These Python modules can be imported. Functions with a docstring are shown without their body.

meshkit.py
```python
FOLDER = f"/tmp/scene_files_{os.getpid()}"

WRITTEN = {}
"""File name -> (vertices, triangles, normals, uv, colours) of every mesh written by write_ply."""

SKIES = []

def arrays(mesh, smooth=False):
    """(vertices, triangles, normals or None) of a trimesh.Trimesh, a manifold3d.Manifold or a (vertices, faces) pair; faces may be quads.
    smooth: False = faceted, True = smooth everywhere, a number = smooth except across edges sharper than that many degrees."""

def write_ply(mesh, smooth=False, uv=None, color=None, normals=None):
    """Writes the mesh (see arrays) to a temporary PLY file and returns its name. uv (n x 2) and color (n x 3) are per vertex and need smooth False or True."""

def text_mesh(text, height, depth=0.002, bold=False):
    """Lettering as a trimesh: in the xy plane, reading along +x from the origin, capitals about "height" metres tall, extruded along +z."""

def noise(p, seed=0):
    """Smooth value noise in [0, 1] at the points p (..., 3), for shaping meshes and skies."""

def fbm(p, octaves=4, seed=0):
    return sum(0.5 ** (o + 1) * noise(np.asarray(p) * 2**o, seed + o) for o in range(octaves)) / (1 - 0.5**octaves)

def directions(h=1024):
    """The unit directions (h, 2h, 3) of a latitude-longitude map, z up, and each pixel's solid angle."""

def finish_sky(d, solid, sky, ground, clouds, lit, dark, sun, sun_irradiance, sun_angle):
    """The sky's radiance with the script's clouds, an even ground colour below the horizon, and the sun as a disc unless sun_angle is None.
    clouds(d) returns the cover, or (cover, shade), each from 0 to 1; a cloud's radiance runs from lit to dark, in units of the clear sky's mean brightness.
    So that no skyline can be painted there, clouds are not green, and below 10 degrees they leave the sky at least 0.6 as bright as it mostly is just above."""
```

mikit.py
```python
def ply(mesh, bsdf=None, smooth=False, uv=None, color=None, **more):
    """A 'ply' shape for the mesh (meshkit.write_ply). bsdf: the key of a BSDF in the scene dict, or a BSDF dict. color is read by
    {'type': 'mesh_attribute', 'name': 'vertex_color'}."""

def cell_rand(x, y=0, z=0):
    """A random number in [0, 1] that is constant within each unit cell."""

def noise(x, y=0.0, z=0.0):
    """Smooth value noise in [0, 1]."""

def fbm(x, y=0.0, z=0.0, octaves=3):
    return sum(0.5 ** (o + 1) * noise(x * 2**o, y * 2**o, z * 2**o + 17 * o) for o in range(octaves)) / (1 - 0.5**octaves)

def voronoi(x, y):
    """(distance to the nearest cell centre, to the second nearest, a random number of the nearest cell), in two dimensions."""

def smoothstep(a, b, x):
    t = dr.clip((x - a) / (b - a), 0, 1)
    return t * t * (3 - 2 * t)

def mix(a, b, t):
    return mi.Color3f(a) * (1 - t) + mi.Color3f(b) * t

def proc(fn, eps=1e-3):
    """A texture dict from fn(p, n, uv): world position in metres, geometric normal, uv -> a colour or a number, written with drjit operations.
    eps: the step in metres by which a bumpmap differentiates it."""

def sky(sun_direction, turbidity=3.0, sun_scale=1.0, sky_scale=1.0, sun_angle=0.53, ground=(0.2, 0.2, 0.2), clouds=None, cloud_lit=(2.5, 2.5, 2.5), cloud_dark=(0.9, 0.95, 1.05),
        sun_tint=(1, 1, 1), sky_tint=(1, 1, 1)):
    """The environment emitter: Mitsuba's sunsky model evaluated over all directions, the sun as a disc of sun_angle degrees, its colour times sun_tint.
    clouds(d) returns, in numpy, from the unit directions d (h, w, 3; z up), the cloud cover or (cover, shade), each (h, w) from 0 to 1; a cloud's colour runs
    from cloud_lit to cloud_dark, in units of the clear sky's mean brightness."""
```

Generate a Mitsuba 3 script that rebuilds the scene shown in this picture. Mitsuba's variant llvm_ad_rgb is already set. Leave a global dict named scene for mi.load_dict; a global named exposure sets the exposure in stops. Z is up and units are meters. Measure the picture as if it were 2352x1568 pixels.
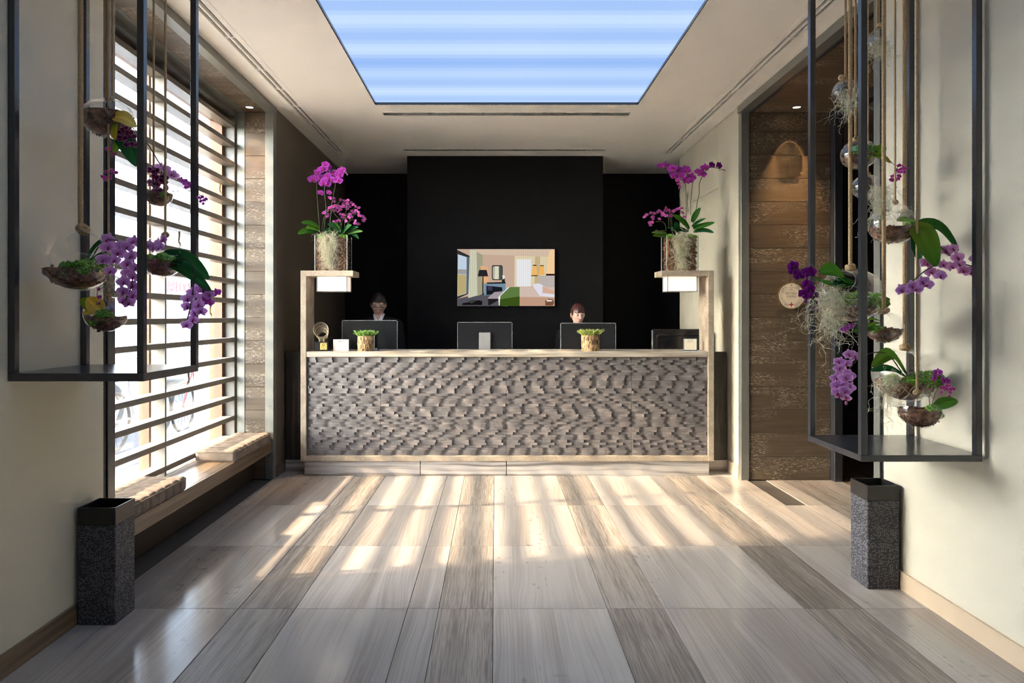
import math, random
import numpy as np, trimesh, mitsuba as mi, drjit as dr
import manifold3d as m3
from shapely.geometry import Polygon, box as sbox
import mikit, meshkit
from mikit import noise, fbm, cell_rand, smoothstep, mix, proc

T4 = mi.ScalarTransform4f
FOC, CX, CY, EYE = 1568.0, 1138.0, 725.0, 1.5          # focal length and vanishing point in pixels of 2352 x 1568, eye height
scene, labels = {'type': 'scene'}, {}

# ------------------------------------------------------------------ camera, sky, sun, large lights, exposure
scene['camera'] = {'type': 'perspective', 'fov': math.degrees(2 * math.atan(1176 / FOC)), 'fov_axis': 'x',
                   'principal_point_offset_x': (1176 - CX) / 2352, 'principal_point_offset_y': (784 - CY) / 1568,
                   'near_clip': 0.05, 'far_clip': 500.0,
                   'to_world': T4().look_at(origin=[0, 0, EYE], target=[0, 1, EYE], up=[0, 0, 1])}
exposure = 3.02
UNIT = 0.125                      # all lights are given at exposure 0 and scaled by this
SUN = np.array([-1.0, -0.20, 0.64])
HAZE = lambda d: (0.22 + 0.10 * (meshkit.fbm(d * 3.0, 3) - 0.5), 0.35)      # noqa: E731
scene['sky'] = mikit.sky(SUN, turbidity=4.5, sun_scale=12.5 * UNIT, sky_scale=180.0 * UNIT, sun_angle=1.3, ground=(0.45, 0.43, 0.40), sun_tint=(1.0, 0.96, 0.90), sky_tint=(1.10, 1.0, 0.90),
                         clouds=HAZE, cloud_lit=(1.5, 1.42, 1.3), cloud_dark=(0.9, 0.9, 0.9))
SKYLIGHT_POWER = 1.0

# ------------------------------------------------------------------ helpers
rng = np.random.default_rng(7)
random.seed(7)
X3, Y3, Z3 = np.eye(3)


def at(px, py, Y):
    """The point at depth Y seen at pixel (px, py)."""
    return np.array([(px - CX) * Y / FOC, Y, EYE - (py - CY) * Y / FOC])


def fl(px, py):
    return at(px, py, FOC * EYE / (py - CY))


def free(name):
    if name not in scene and name not in labels:
        return name
    k = 1
    while f'{name}_{k:03d}' in scene or f'{name}_{k:03d}' in labels:
        k += 1
    return f'{name}_{k:03d}'


_next = {}


def free_part(base):
    k = _next.get(base, 0)
    _next[base] = k + 1
    return base if k == 0 else f'{base}_{k:03d}'


def cat(*ms):
    ms = [m for m in ms if m is not None]
    return trimesh.util.concatenate(ms) if len(ms) > 1 else ms[0]


def thing(name, label, category=None, group=None, kind=None):
    key = free(name)
    d = {'label': label}
    if category:
        d['category'] = category
    if group:
        d['group'] = group
    if kind:
        d['kind'] = kind
    labels[key] = d
    return key


def solo(name, mesh, mat, label, category=None, group=None, kind=None, smooth=False, **more):
    key = thing(name, label, category, group, kind)
    scene[key] = mikit.ply(mesh, mat, smooth=smooth, **more)
    return key


def struct(name, mesh, mat, label, smooth=False, **more):
    return solo(name, mesh, mat, label, None, None, 'structure', smooth, **more)


def part(parent, name, mesh, mat, smooth=False, label=None, kind=None, world=None, **more):
    key = free_part(f'{parent}__{name}')
    d = dict(mesh) if isinstance(mesh, dict) else mikit.ply(mesh, mat, smooth=smooth, **more)
    if world is not None:
        d['to_world'] = world
    scene[key] = d
    if label or kind:
        labels[key] = {k: v for k, v in (('label', label), ('kind', kind)) if v}
    return key


def bx(x0, x1, y0, y1, z0, z1):
    b = trimesh.creation.box(extents=[abs(x1 - x0), abs(y1 - y0), abs(z1 - z0)])
    b.apply_translation([(x0 + x1) / 2, (y0 + y1) / 2, (z0 + z1) / 2])
    return b


def rbx(x0, x1, y0, y1, z0, z1, r=0.003):
    """A box with chamfered edges."""
    r = min(r, 0.45 * min(abs(x1 - x0), abs(y1 - y0), abs(z1 - z0)))
    pts = []
    for sx in (0, 1):
        for sy in (0, 1):
            for sz in (0, 1):
                c = np.array([(x0, x1)[sx], (y0, y1)[sy], (z0, z1)[sz]])
                s = np.array([1 - 2 * sx, 1 - 2 * sy, 1 - 2 * sz]) * r
                for k in range(3):
                    q = c + s
                    q[k] = c[k]
                    pts.append(q)
    return trimesh.convex.convex_hull(np.array(pts))


def move(m, t=(0, 0, 0), rz=0, rx=0, ry=0, s=1.0):
    m = m.copy()
    M = np.eye(4)
    for a, ax in ((rx, X3), (ry, Y3), (rz, Z3)):
        if a:
            M = trimesh.transformations.rotation_matrix(math.radians(a), ax) @ M
    M[:3, :3] *= s
    M[:3, 3] = t
    m.apply_transform(M)
    return m


def spline(pts, n):
    """Catmull-Rom through the points, n samples."""
    p = np.asarray(pts, float)
    if len(p) == 2:
        return p[0] + np.linspace(0, 1, n)[:, None] * (p[1] - p[0])
    q = np.vstack([2 * p[0] - p[1], p, 2 * p[-1] - p[-2]])
    t = np.linspace(0, len(p) - 1 - 1e-9, n)
    i = t.astype(int)
    f = (t - i)[:, None]
    a, b, c, d = q[i], q[i + 1], q[i + 2], q[i + 3]
    return 0.5 * ((2 * b) + (-a + c) * f + (2 * a - 5 * b + 4 * c - d) * f**2 + (-a + 3 * b - 3 * c + d) * f**3)


def frames(p):
    t = np.gradient(p, axis=0)
    t /= np.linalg.norm(t, axis=1, keepdims=True) + 1e-12
    ref = np.where(np.abs(t[:, 2:]) < 0.9, Z3, X3)
    a = np.cross(t, ref)
    for i in range(1, len(a)):
        a[i] = a[i - 1] - t[i] * (a[i - 1] @ t[i])
        a[i] /= np.linalg.norm(a[i]) + 1e-12
    a[0] /= np.linalg.norm(a[0]) + 1e-12
    return t, a, np.cross(t, a)


def grid_faces(n, m, wrap):
    i, j = np.meshgrid(np.arange(n - 1), np.arange(m if wrap else m - 1), indexing='ij')
    a, b = i * m + j, i * m + (j + 1) % m
    q = np.stack([a, b, b + m, a + m], -1).reshape(-1, 4)
    return np.vstack([q[:, [0, 1, 2]], q[:, [0, 2, 3]]])


def tube(pts, r, sides=8, n=None, caps=True, smooth=True):
    p = spline(pts, n) if n else np.asarray(pts, float)
    t, a, b = frames(p)
    ang = np.arange(sides) * 2 * np.pi / sides
    rr = np.broadcast_to(r, (len(p),))[:, None, None]
    v = p[:, None] + rr * (np.cos(ang)[None, :, None] * a[:, None] + np.sin(ang)[None, :, None] * b[:, None])
    f = grid_faces(len(p), sides, True)
    v = v.reshape(-1, 3)
    if caps:
        v = np.vstack([v, p[0], p[-1]])
        k, e = np.arange(sides), len(v)
        f = np.vstack([f, np.stack([(k + 1) % sides, k, np.full(sides, e - 2)], 1), np.stack([k, (k + 1) % sides, np.full(sides, e - 1)], 1) + np.stack([np.full(sides, e - 2 - sides)] * 2 + [np.zeros(sides, int)], 1)])
    return trimesh.Trimesh(v, f, process=False)


def ring(center, R, r, axis=1, n=32, sides=8):
    a = np.linspace(0, 2 * np.pi, n + 1)
    o = [k for k in range(3) if k != axis]
    p = np.zeros((n + 1, 3))
    p[:, o[0]], p[:, o[1]] = R * np.cos(a), R * np.sin(a)
    return tube(p + np.asarray(center), r, sides, caps=False)


def lathe(profile, n=32, center=(0, 0, 0)):
    pr = np.asarray(profile, float)
    a = np.arange(n) * 2 * np.pi / n
    v = np.stack([pr[:, 0:1] * np.cos(a), pr[:, 0:1] * np.sin(a), np.broadcast_to(pr[:, 1:2], (len(pr), n))], -1).reshape(-1, 3)
    m = trimesh.Trimesh(v + np.asarray(center), grid_faces(len(pr), n, True)[:, ::-1], process=False)
    return m


def prism(poly, z0, z1):
    m = trimesh.creation.extrude_polygon(poly if hasattr(poly, 'exterior') else Polygon(poly), z1 - z0, engine='earcut')
    m.apply_translation([0, 0, z0])
    return m


def plate_y(poly, y0, y1):
    """A polygon given in (x, z), thick from y0 to y1."""
    m = prism(poly, -y1, -y0)
    v = m.vertices.copy()
    m.vertices = np.stack([v[:, 0], -v[:, 2], v[:, 1]], 1)
    return m


def plate_x(poly, x0, x1):
    """A polygon given in (y, z), thick from x0 to x1."""
    m = prism(poly, x0, x1)
    v = m.vertices.copy()
    m.vertices = np.stack([v[:, 2], v[:, 0], v[:, 1]], 1)
    return m


def blob(c, r, sub=3, amp=0.25, freq=60, squash=(1, 1, 1), seed=0):
    m = trimesh.creation.icosphere(subdivisions=sub)
    v = np.array(m.vertices)
    k = 1 + amp * (meshkit.fbm(v * 1.5 + 10 * seed + 5, 2, seed) - 0.5) * 2 + 0.5 * amp * (meshkit.noise(v * freq * r + 20 + seed, seed) - 0.5) * 2
    m.vertices = v * k[:, None] * r * np.asarray(squash) + np.asarray(c)
    return m


# ------------------------------------------------------------------ materials
def srgb(*c):
    c = np.asarray(c, float) / 255
    return [float(x) for x in np.where(c < 0.04045, c / 12.92, ((c + 0.055) / 1.055) ** 2.4)]


def tex(c):
    return c if isinstance(c, dict) else {'type': 'rgb', 'value': list(map(float, c))}


def pr(key, color, rough=0.5, metal=0.0, spec=0.5, two=True, **k):
    b = {'type': 'principled', 'base_color': tex(color), 'roughness': rough, 'metallic': metal, 'specular': spec, **k}
    scene[key] = {'type': 'twosided', 'bsdf': b} if two else b


def bump(key, height, scale=1.0):
    inner = scene[key]['bsdf']
    scene[key] = {'type': 'twosided', 'bsdf': {'type': 'bumpmap', 'arbitrary': proc(height), 'scale': scale, 'bsdf': inner}}


TX = [-2.72, -2.05, -1.902, -1.318, -1.026, -0.45, -0.29, -0.012, 0.574, 0.862, 1.442, 1.583, 1.888, 2.47, 2.62, 2.91, 3.14]
TBRUSH = {3, 6, 8, 11, 14}
TROW, TY0 = 0.9535, 3.5


def tile_rand(p):
    col = mi.Float(0)
    for e in TX:
        col = col + dr.select(p.x > e, 1.0, 0.0)
    row = dr.floor((p.y - TY0) / TROW)
    return cell_rand(col, row, 3), cell_rand(col, row, 8)


def f_smooth_tile(p, n, uv):
    r, r2 = tile_rand(p)
    w = fbm(p.x * 3 + r * 40, p.y * 0.9, 2.0) * 0.12
    v = fbm((p.x + w) * 9 + r * 57, p.y * 0.45, r2 * 31, octaves=3)
    fine = noise((p.x + w) * 160 + r * 91, p.y * 2.5, 4.0)
    c = mix((0.42, 0.39, 0.365), (0.265, 0.236, 0.216), smoothstep(0.28, 0.80, v * 0.8 + 0.2 * fine + (r2 - 0.5) * 0.22))
    spot = smoothstep(0.80, 0.90, noise(p.x * 42, p.y * 26, 3.0)) * smoothstep(0.6, 0.75, noise(p.x * 7, p.y * 1.2, 9.0))
    return c * (1 - 0.25 * spot) * (0.86 + 0.24 * r)


def f_brush_tile(p, n, uv):
    r, r2 = tile_rand(p)
    w = (noise(p.x * 14, p.y * 5, 2.0) - 0.5) * 0.004 + (noise(p.x * 4, p.y * 0.8, 5.0) - 0.5) * 0.012
    v = fbm((p.x + w) * 22 + r * 57, p.y * 0.5, r2 * 31, octaves=2)
    fine = noise((p.x + w) * 210 + r * 91, p.y * 5.5, 4.0)
    c = mix((0.32, 0.285, 0.255), (0.15, 0.13, 0.113), smoothstep(0.2, 0.85, 0.4 * v + 0.35 * fine + 0.25 * noise((p.x + w) * 420 + r * 33, p.y * 16, 1.0) + (r2 - 0.5) * 0.15))
    return c * (0.85 + 0.3 * r)


def f_wood_panel(p, n, uv):
    h = p.z + p.y * 0.83
    b = dr.floor(p.z / 0.212)
    g = fbm(p.x * 3 + b * 7, h * 55, 1.0, octaves=3)
    c = mix((0.066, 0.048, 0.033), (0.115, 0.085, 0.059), g)
    dash = smoothstep(0.70, 0.80, noise(p.x * 55 + b * 3, h * 420, 2.0)) * smoothstep(0.40, 0.68, fbm(p.x * 2.5 + 3.1 * b, h * 9, 6.0, octaves=2))
    return mix(c, (0.44, 0.38, 0.30), dash * 0.7) * (0.9 + 0.2 * cell_rand(b, 5))


def f_oak(p, n, uv):
    g = noise(p.x * 150 + p.y * 150, p.z * 150, 1.0) * 0.3 + fbm(p.x * 9, p.z * 9, p.y * 9, octaves=3) * 0.7
    return mix((0.41, 0.345, 0.27), (0.28, 0.23, 0.178), smoothstep(0.3, 0.75, g))


def f_counter(p, n, uv):
    g = fbm(p.x * 2.2, p.y * 9, p.z * 45, octaves=4)
    s = smoothstep(0.62, 0.72, fbm(p.x * 5 + 7, p.y * 20, p.z * 60, octaves=3))
    return mix((0.46, 0.42, 0.36), (0.27, 0.23, 0.185), smoothstep(0.35, 0.7, g)) * (1 - 0.28 * s)


def f_plinth(p, n, uv):
    w = (fbm(p.x * 1.6, p.z * 8, 2.0) - 0.5) * 0.06
    g = fbm(p.x * 0.9, (p.z + w) * 38, 1.0, octaves=4)
    return mix((0.46, 0.435, 0.42), (0.20, 0.175, 0.16), smoothstep(0.38, 0.72, g))


def f_slat(p, n, uv):
    row = dr.floor((p.z - 0.188) / 0.02434)
    g = noise(p.x * 3 + row * 5, p.z * 200, 1.0)
    c = cell_rand(dr.floor(p.x / 0.155 + row * 0.37), row)
    return mix((0.150, 0.138, 0.140), (0.098, 0.088, 0.090), 0.5 * g + 0.5 * c)


def f_dark_wood(p, n, uv):
    g = fbm(p.x * 40 + p.y * 40, p.z * 3, 2.0, octaves=3)
    return mix((0.018, 0.015, 0.012), (0.055, 0.046, 0.038), smoothstep(0.35, 0.8, g))


def f_bench(p, n, uv):
    g = fbm(p.x * 45, p.y * 1.6, p.z * 45, octaves=3)
    return mix((0.175, 0.125, 0.083), (0.115, 0.080, 0.052), smoothstep(0.3, 0.75, g))


def f_weave(p, n, uv):
    u, row = p.x + p.y, dr.floor(p.z / 0.0062)
    d = u / 0.012 + row * 0.5 + cell_rand(row, 3) * 0.4
    fr, on = d - dr.floor(d), cell_rand(dr.floor(d), row)
    vr = p.z / 0.0062 - row
    light = smoothstep(0.05, 0.25, fr) * (1 - smoothstep(0.6, 0.85, fr)) * smoothstep(0.1, 0.4, vr) * (1 - smoothstep(0.6, 0.9, vr)) * smoothstep(0.25, 0.8, on)
    return mix((0.036, 0.036, 0.045), (0.33, 0.33, 0.37), light * 0.8)


def f_fabric(p, n, uv):
    g = fbm(p.x * 14, p.y * 14, p.z * 14, octaves=3)
    f2 = noise(p.x * 500, p.y * 500, p.z * 500)
    return mix((0.25, 0.20, 0.165), (0.135, 0.11, 0.092), 0.6 * smoothstep(0.25, 0.75, g) + 0.4 * f2)


def f_rope(p, n, uv):
    return mix((0.56, 0.405, 0.235), (0.33, 0.215, 0.115), noise(p.x * 400, p.y * 400, p.z * 130))


def f_bark(p, n, uv):
    return mix((0.060, 0.030, 0.018), (0.24, 0.115, 0.062), smoothstep(0.25, 0.8, fbm(p.x * 70, p.y * 70, p.z * 70, octaves=3)))


def f_pot_bark(p, n, uv):
    g = fbm(p.x * 120, p.y * 120, p.z * 28, octaves=3)
    return mix((0.10, 0.055, 0.028), (0.52, 0.36, 0.20), smoothstep(0.3, 0.7, g))


def f_moss(p, n, uv):
    g = fbm(p.x * 160, p.y * 160, p.z * 160, octaves=2)
    h = noise(p.x * 18, p.y * 18, p.z * 18)
    return mix(mix((0.03, 0.10, 0.015), (0.07, 0.22, 0.025), h), mix((0.15, 0.40, 0.045), (0.32, 0.48, 0.05), h), smoothstep(0.3, 0.75, g))


def f_smoss(p, n, uv):
    return mix((0.50, 0.49, 0.37), (0.70, 0.66, 0.50), noise(p.x * 60, p.y * 60, p.z * 60))


def f_ceiling(p, n, uv):
    return mix((0.90, 0.855, 0.795), (0.92, 0.875, 0.815), fbm(p.x * 2, p.y * 2, p.z, octaves=2))


def f_paint(p, n, uv):
    return mix((0.565, 0.53, 0.43), (0.60, 0.565, 0.465), fbm(p.x * 1.3, p.y * 1.3, p.z * 0.8, octaves=3))


def f_black_wall(p, n, uv):
    return mix((0.0035, 0.0036, 0.004), (0.006, 0.006, 0.007), fbm(p.x * 2, p.y, p.z * 2, octaves=3))


def f_paving(p, n, uv):
    g = noise(p.x * 60, p.y * 60, 1.0)
    line = smoothstep(0.0, 0.03, dr.abs(p.x / 0.33 - dr.floor(p.x / 0.33) - 0.5) - 0.02)
    road = smoothstep(-3.9, -4.0, p.x)
    return mix(mix((0.016, 0.016, 0.017), (0.040, 0.040, 0.041), line), (0.026, 0.027, 0.030), road) * (0.8 + 0.4 * g)


pr('ceiling_paint', proc(f_ceiling), 0.8, spec=0.2)
pr('wall_paint', proc(f_paint), 0.45, spec=0.35)
pr('black_wall_paint', proc(f_black_wall), 0.6, spec=0.2)
pr('stone_smooth', proc(f_smooth_tile), 0.16, spec=0.5)
pr('stone_brushed', proc(f_brush_tile), 0.42, spec=0.45)
pr('grout', (0.06, 0.052, 0.045), 0.8)
pr('wood_panel', proc(f_wood_panel), 0.42, spec=0.4)
pr('oak', proc(f_oak), 0.5, spec=0.35)
pr('counter_stone', proc(f_counter), 0.32)
pr('plinth_stone', proc(f_plinth), 0.35)
pr('slat_stone', proc(f_slat), 0.42, spec=0.45)
pr('dark_wood', proc(f_dark_wood), 0.45)
pr('bench_wood', proc(f_bench), 0.28)
pr('charcoal_metal', (0.024, 0.026, 0.032), 0.20, spec=0.85)
pr('grey_metal', (0.19, 0.195, 0.18), 0.36, metal=0.4)
pr('slat_metal', (0.15, 0.137, 0.118), 0.36, spec=0.5)
pr('black', (0.006, 0.006, 0.007), 0.4)
pr('black_gloss', (0.008, 0.008, 0.010), 0.16, spec=0.6)
pr('white_plastic', (0.78, 0.77, 0.75), 0.4)
pr('silver', (0.55, 0.55, 0.57), 0.35, metal=0.7)
pr('gold', (0.72, 0.50, 0.17), 0.28, metal=0.9)
pr('weave', proc(f_weave), 0.6, spec=0.3)
pr('fabric', proc(f_fabric), 0.85, spec=0.2)
pr('rope_fibre', proc(f_rope), 0.9, spec=0.1)
pr('bark', proc(f_bark), 0.75, spec=0.3)
pr('pot_bark', proc(f_pot_bark), 0.8, spec=0.2)
pr('moss', proc(f_moss), 0.9, spec=0.1)
pr('spanish_moss', proc(f_smoss), 0.9, spec=0.1)
pr('paving', proc(f_paving), 0.7)
pr('facade', (0.50, 0.48, 0.44), 0.8, spec=0.2)
pr('brown_frame', (0.11, 0.055, 0.028), 0.45)
pr('car_paint', (0.22, 0.225, 0.235), 0.2, metal=0.2, clearcoat=0.6)
pr('rubber', (0.015, 0.015, 0.016), 0.7)
pr('suit', (0.007, 0.007, 0.009), 0.8, spec=0.2)
pr('red_paint', (0.42, 0.012, 0.02), 0.5)
pr('vcol', {'type': 'mesh_attribute', 'name': 'vertex_color'}, 0.5, spec=0.3)
scene['petal'] = {'type': 'principledthin', 'base_color': {'type': 'mesh_attribute', 'name': 'vertex_color'}, 'roughness': 0.6, 'diff_trans': 0.7, 'spec_trans': 0.0}
scene['leaf'] = {'type': 'principledthin', 'base_color': {'type': 'mesh_attribute', 'name': 'vertex_color'}, 'roughness': 0.3, 'diff_trans': 0.45, 'spec_trans': 0.0}
pr('shaded_wall_paint', (.125, .105, .082), 0.45, spec=.35)  # darker copy of the wall paint, shade of the far-left wall painted in
scene['globe_glass'] = {'type': 'thindielectric', 'int_ior': 1.52, 'ext_ior': 1.0}
pr('pale_wood', (.52, .41, .29), 0.5)
pr('toe_black', (.022, .016, .011), 0.6)
scene['glass'] = {'type': 'thindielectric', 'int_ior': 1.5, 'ext_ior': 1.0}
# ------------------------------------------------------------------ the setting
XL, XR, CEIL, Y0, YB = -2.045, 2.235, 3.43, -1.2, 9.28


def emitter(mesh, radiance, mat='white_plastic', **k):
    d = mikit.ply(mesh, mat, **k)
    d['emitter'] = {'type': 'area', 'radiance': tex([x * UNIT for x in radiance])}
    return d


# floor: every stone slab a piece of its own
struct('floor', cat(bx(-2.77, 6.6, Y0 - 0.1, 9.4, -0.06, -0.008), bx(-2.05, 2.3, Y0 - 0.1, 0.63, -0.008, 0)), 'grout', 'floor of long grey and beige veined stone slabs in bands of different widths')
_g = 0.0013
for k in range(-3, 6):
    ya, yb = TY0 + k * TROW + _g, TY0 + (k + 1) * TROW - _g
    for c in range(1, len(TX) - 1):
        xa, xb = TX[c] + _g, TX[c + 1] - _g
        if xa > 2.2:
            if yb < 3.95 or ya > 6.24:
                continue
            ya2, yb2 = max(ya, 3.94), min(yb, 6.235)
        else:
            ya2, yb2 = ya, yb
            if xb > 2.2 and not (ya > 3.4 and yb < 5.5):
                xb = min(xb, 2.3)
        part('floor', 'stone_slab', rbx(xa, xb, ya2, yb2, -0.008, 0, 0.0012), 'stone_brushed' if c in TBRUSH else 'stone_smooth')

# ceiling with its openings, unseen slab added above to keep sky light from leaking in
hole = lambda x0, x1, y0, y1: sbox(x0, y0, x1, y1)  # noqa: E731
SKY = (-1.098, 1.301, 0.6, 6.235)
SL1, SL2 = (-1.074, 1.285, 6.480, 6.593), (-1.075, 1.280, 7.905, 8.01)
DL, DR = (-1.909, -1.769, 0.6, 8.134), (1.980, 2.110, 0.6, 8.134)
cp = sbox(XL, Y0, 2.245, YB).union(sbox(2.24, 8.335, 4.12, YB))
for h in (SKY, SL1, SL2, DL, DR):
    cp = cp.difference(hole(*h))
struct('ceiling', prism(cp, CEIL, CEIL + 0.03), 'ceiling_paint', 'flat off-white plaster ceiling of the lobby')
struct('added_light_seal', bx(-2.9, 6.7, Y0 - 0.2, 9.5, 3.70, 3.8), 'facade', 'unseen slab added over the lobby to keep sky light out')


sk = thing('luminous_ceiling', 'large luminous blue ceiling panel with soft horizontal sky bands', 'ceiling light')
NSTRIP = 84
ye = np.linspace(SKY[2], SKY[3], NSTRIP + 1)
for ya, yb in zip(ye[:-1], ye[1:]):
    w = (ya + yb) / 2
    s = 0.55 + 0.27 * math.sin(w * 13.9 + 1.1 + 0.6 * math.sin(w * 3.1)) + 0.75 * (float(meshkit.fbm(np.array([[0.5, w * 2.6, 3.0]]), 2, 4)[0]) - 0.5)
    s = min(max(s, 0), 1)
    c = [(a * (1 - s) + b * s) * SKYLIGHT_POWER for a, b in zip((0.27, 0.47, 0.92), (0.58, 0.76, 1.0))]
    q = trimesh.Trimesh([[SKY[0], ya, CEIL + 0.018], [SKY[1], ya, CEIL + 0.018], [SKY[1], yb, CEIL + 0.018], [SKY[0], yb, CEIL + 0.018]], [[0, 2, 1], [0, 3, 2]], process=False)
    scene[free_part(sk + '__light_strip')] = emitter(q, c, 'black')
e = 0.008
part(sk, 'edge_frame', cat(bx(SKY[0], SKY[0] + e, SKY[2], SKY[3], CEIL - 0.004, CEIL + 0.016), bx(SKY[1] - e, SKY[1], SKY[2], SKY[3], CEIL - 0.004, CEIL + 0.016), bx(SKY[0], SKY[1], SKY[3] - e, SKY[3], CEIL - 0.004, CEIL + 0.016)), 'charcoal_metal', label='thin dark edge')

for nm, (s0, s1, s2, s3), lab in (('track_slot', SL1, 'long black recessed lighting slot just behind the blue ceiling panel'), ('track_slot', SL2, 'long thin black recessed slot close to the black wall')):
    t = thing(nm, lab, 'ceiling slot')
    part(t, 'housing', cat(bx(s0 - .01, s0, s2 - .01, s3 + .01, CEIL + .001, CEIL + .18), bx(s1, s1 + .01, s2 - .01, s3 + .01, CEIL + .001, CEIL + .18), bx(s0, s1, s2 - .01, s2, CEIL + .001, CEIL + .18), bx(s0, s1, s3, s3 + .01, CEIL + .001, CEIL + .18), bx(s0, s1, s2, s3, CEIL + .17, CEIL + .18)), 'black')
    part(t, 'lip', cat(bx(s0, s1, s3 - .006, s3 + .003, CEIL - .003, CEIL + .003), bx(s0, s1, s2 - .003, s2 + .004, CEIL - .003, CEIL + .003)), 'ceiling_paint')
SPOTS = [(-0.63, 0), (-0.12, 1), (0.47, 1), (0.66, 0), (0.98, 1)]
for i, (x, on) in enumerate(SPOTS):
    t = thing('track_spotlight', f'small black spotlight in the ceiling slot, {("leftmost", "second from the left", "third from the left", "fourth from the left", "rightmost")[i]} of five', 'spotlight', 'spotlights in the ceiling slot')
    y = 6.535
    part(t, 'can', move(lathe([(0.001, -.045), (.024, -.045), (.028, -.03), (.028, .045), (.02, .05), (.001, .05)], 16), (x, y, CEIL + 0.055), rx=-28), 'charcoal_metal', 40)
    part(t, 'stem', bx(x - .008, x + .008, y + .0, y + .02, CEIL + .08, CEIL + .17), 'black')
    d = mikit.ply(move(lathe([(0.0005, 0), (.02, 0)], 16), (x, y - 0.016, CEIL + 0.018), rx=-28), 'white_plastic')
    if on:
        d['emitter'] = {'type': 'area', 'radiance': tex((5.0 * UNIT, 3.6 * UNIT, 2.2 * UNIT))}
    scene[t + '__lens'] = d

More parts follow.
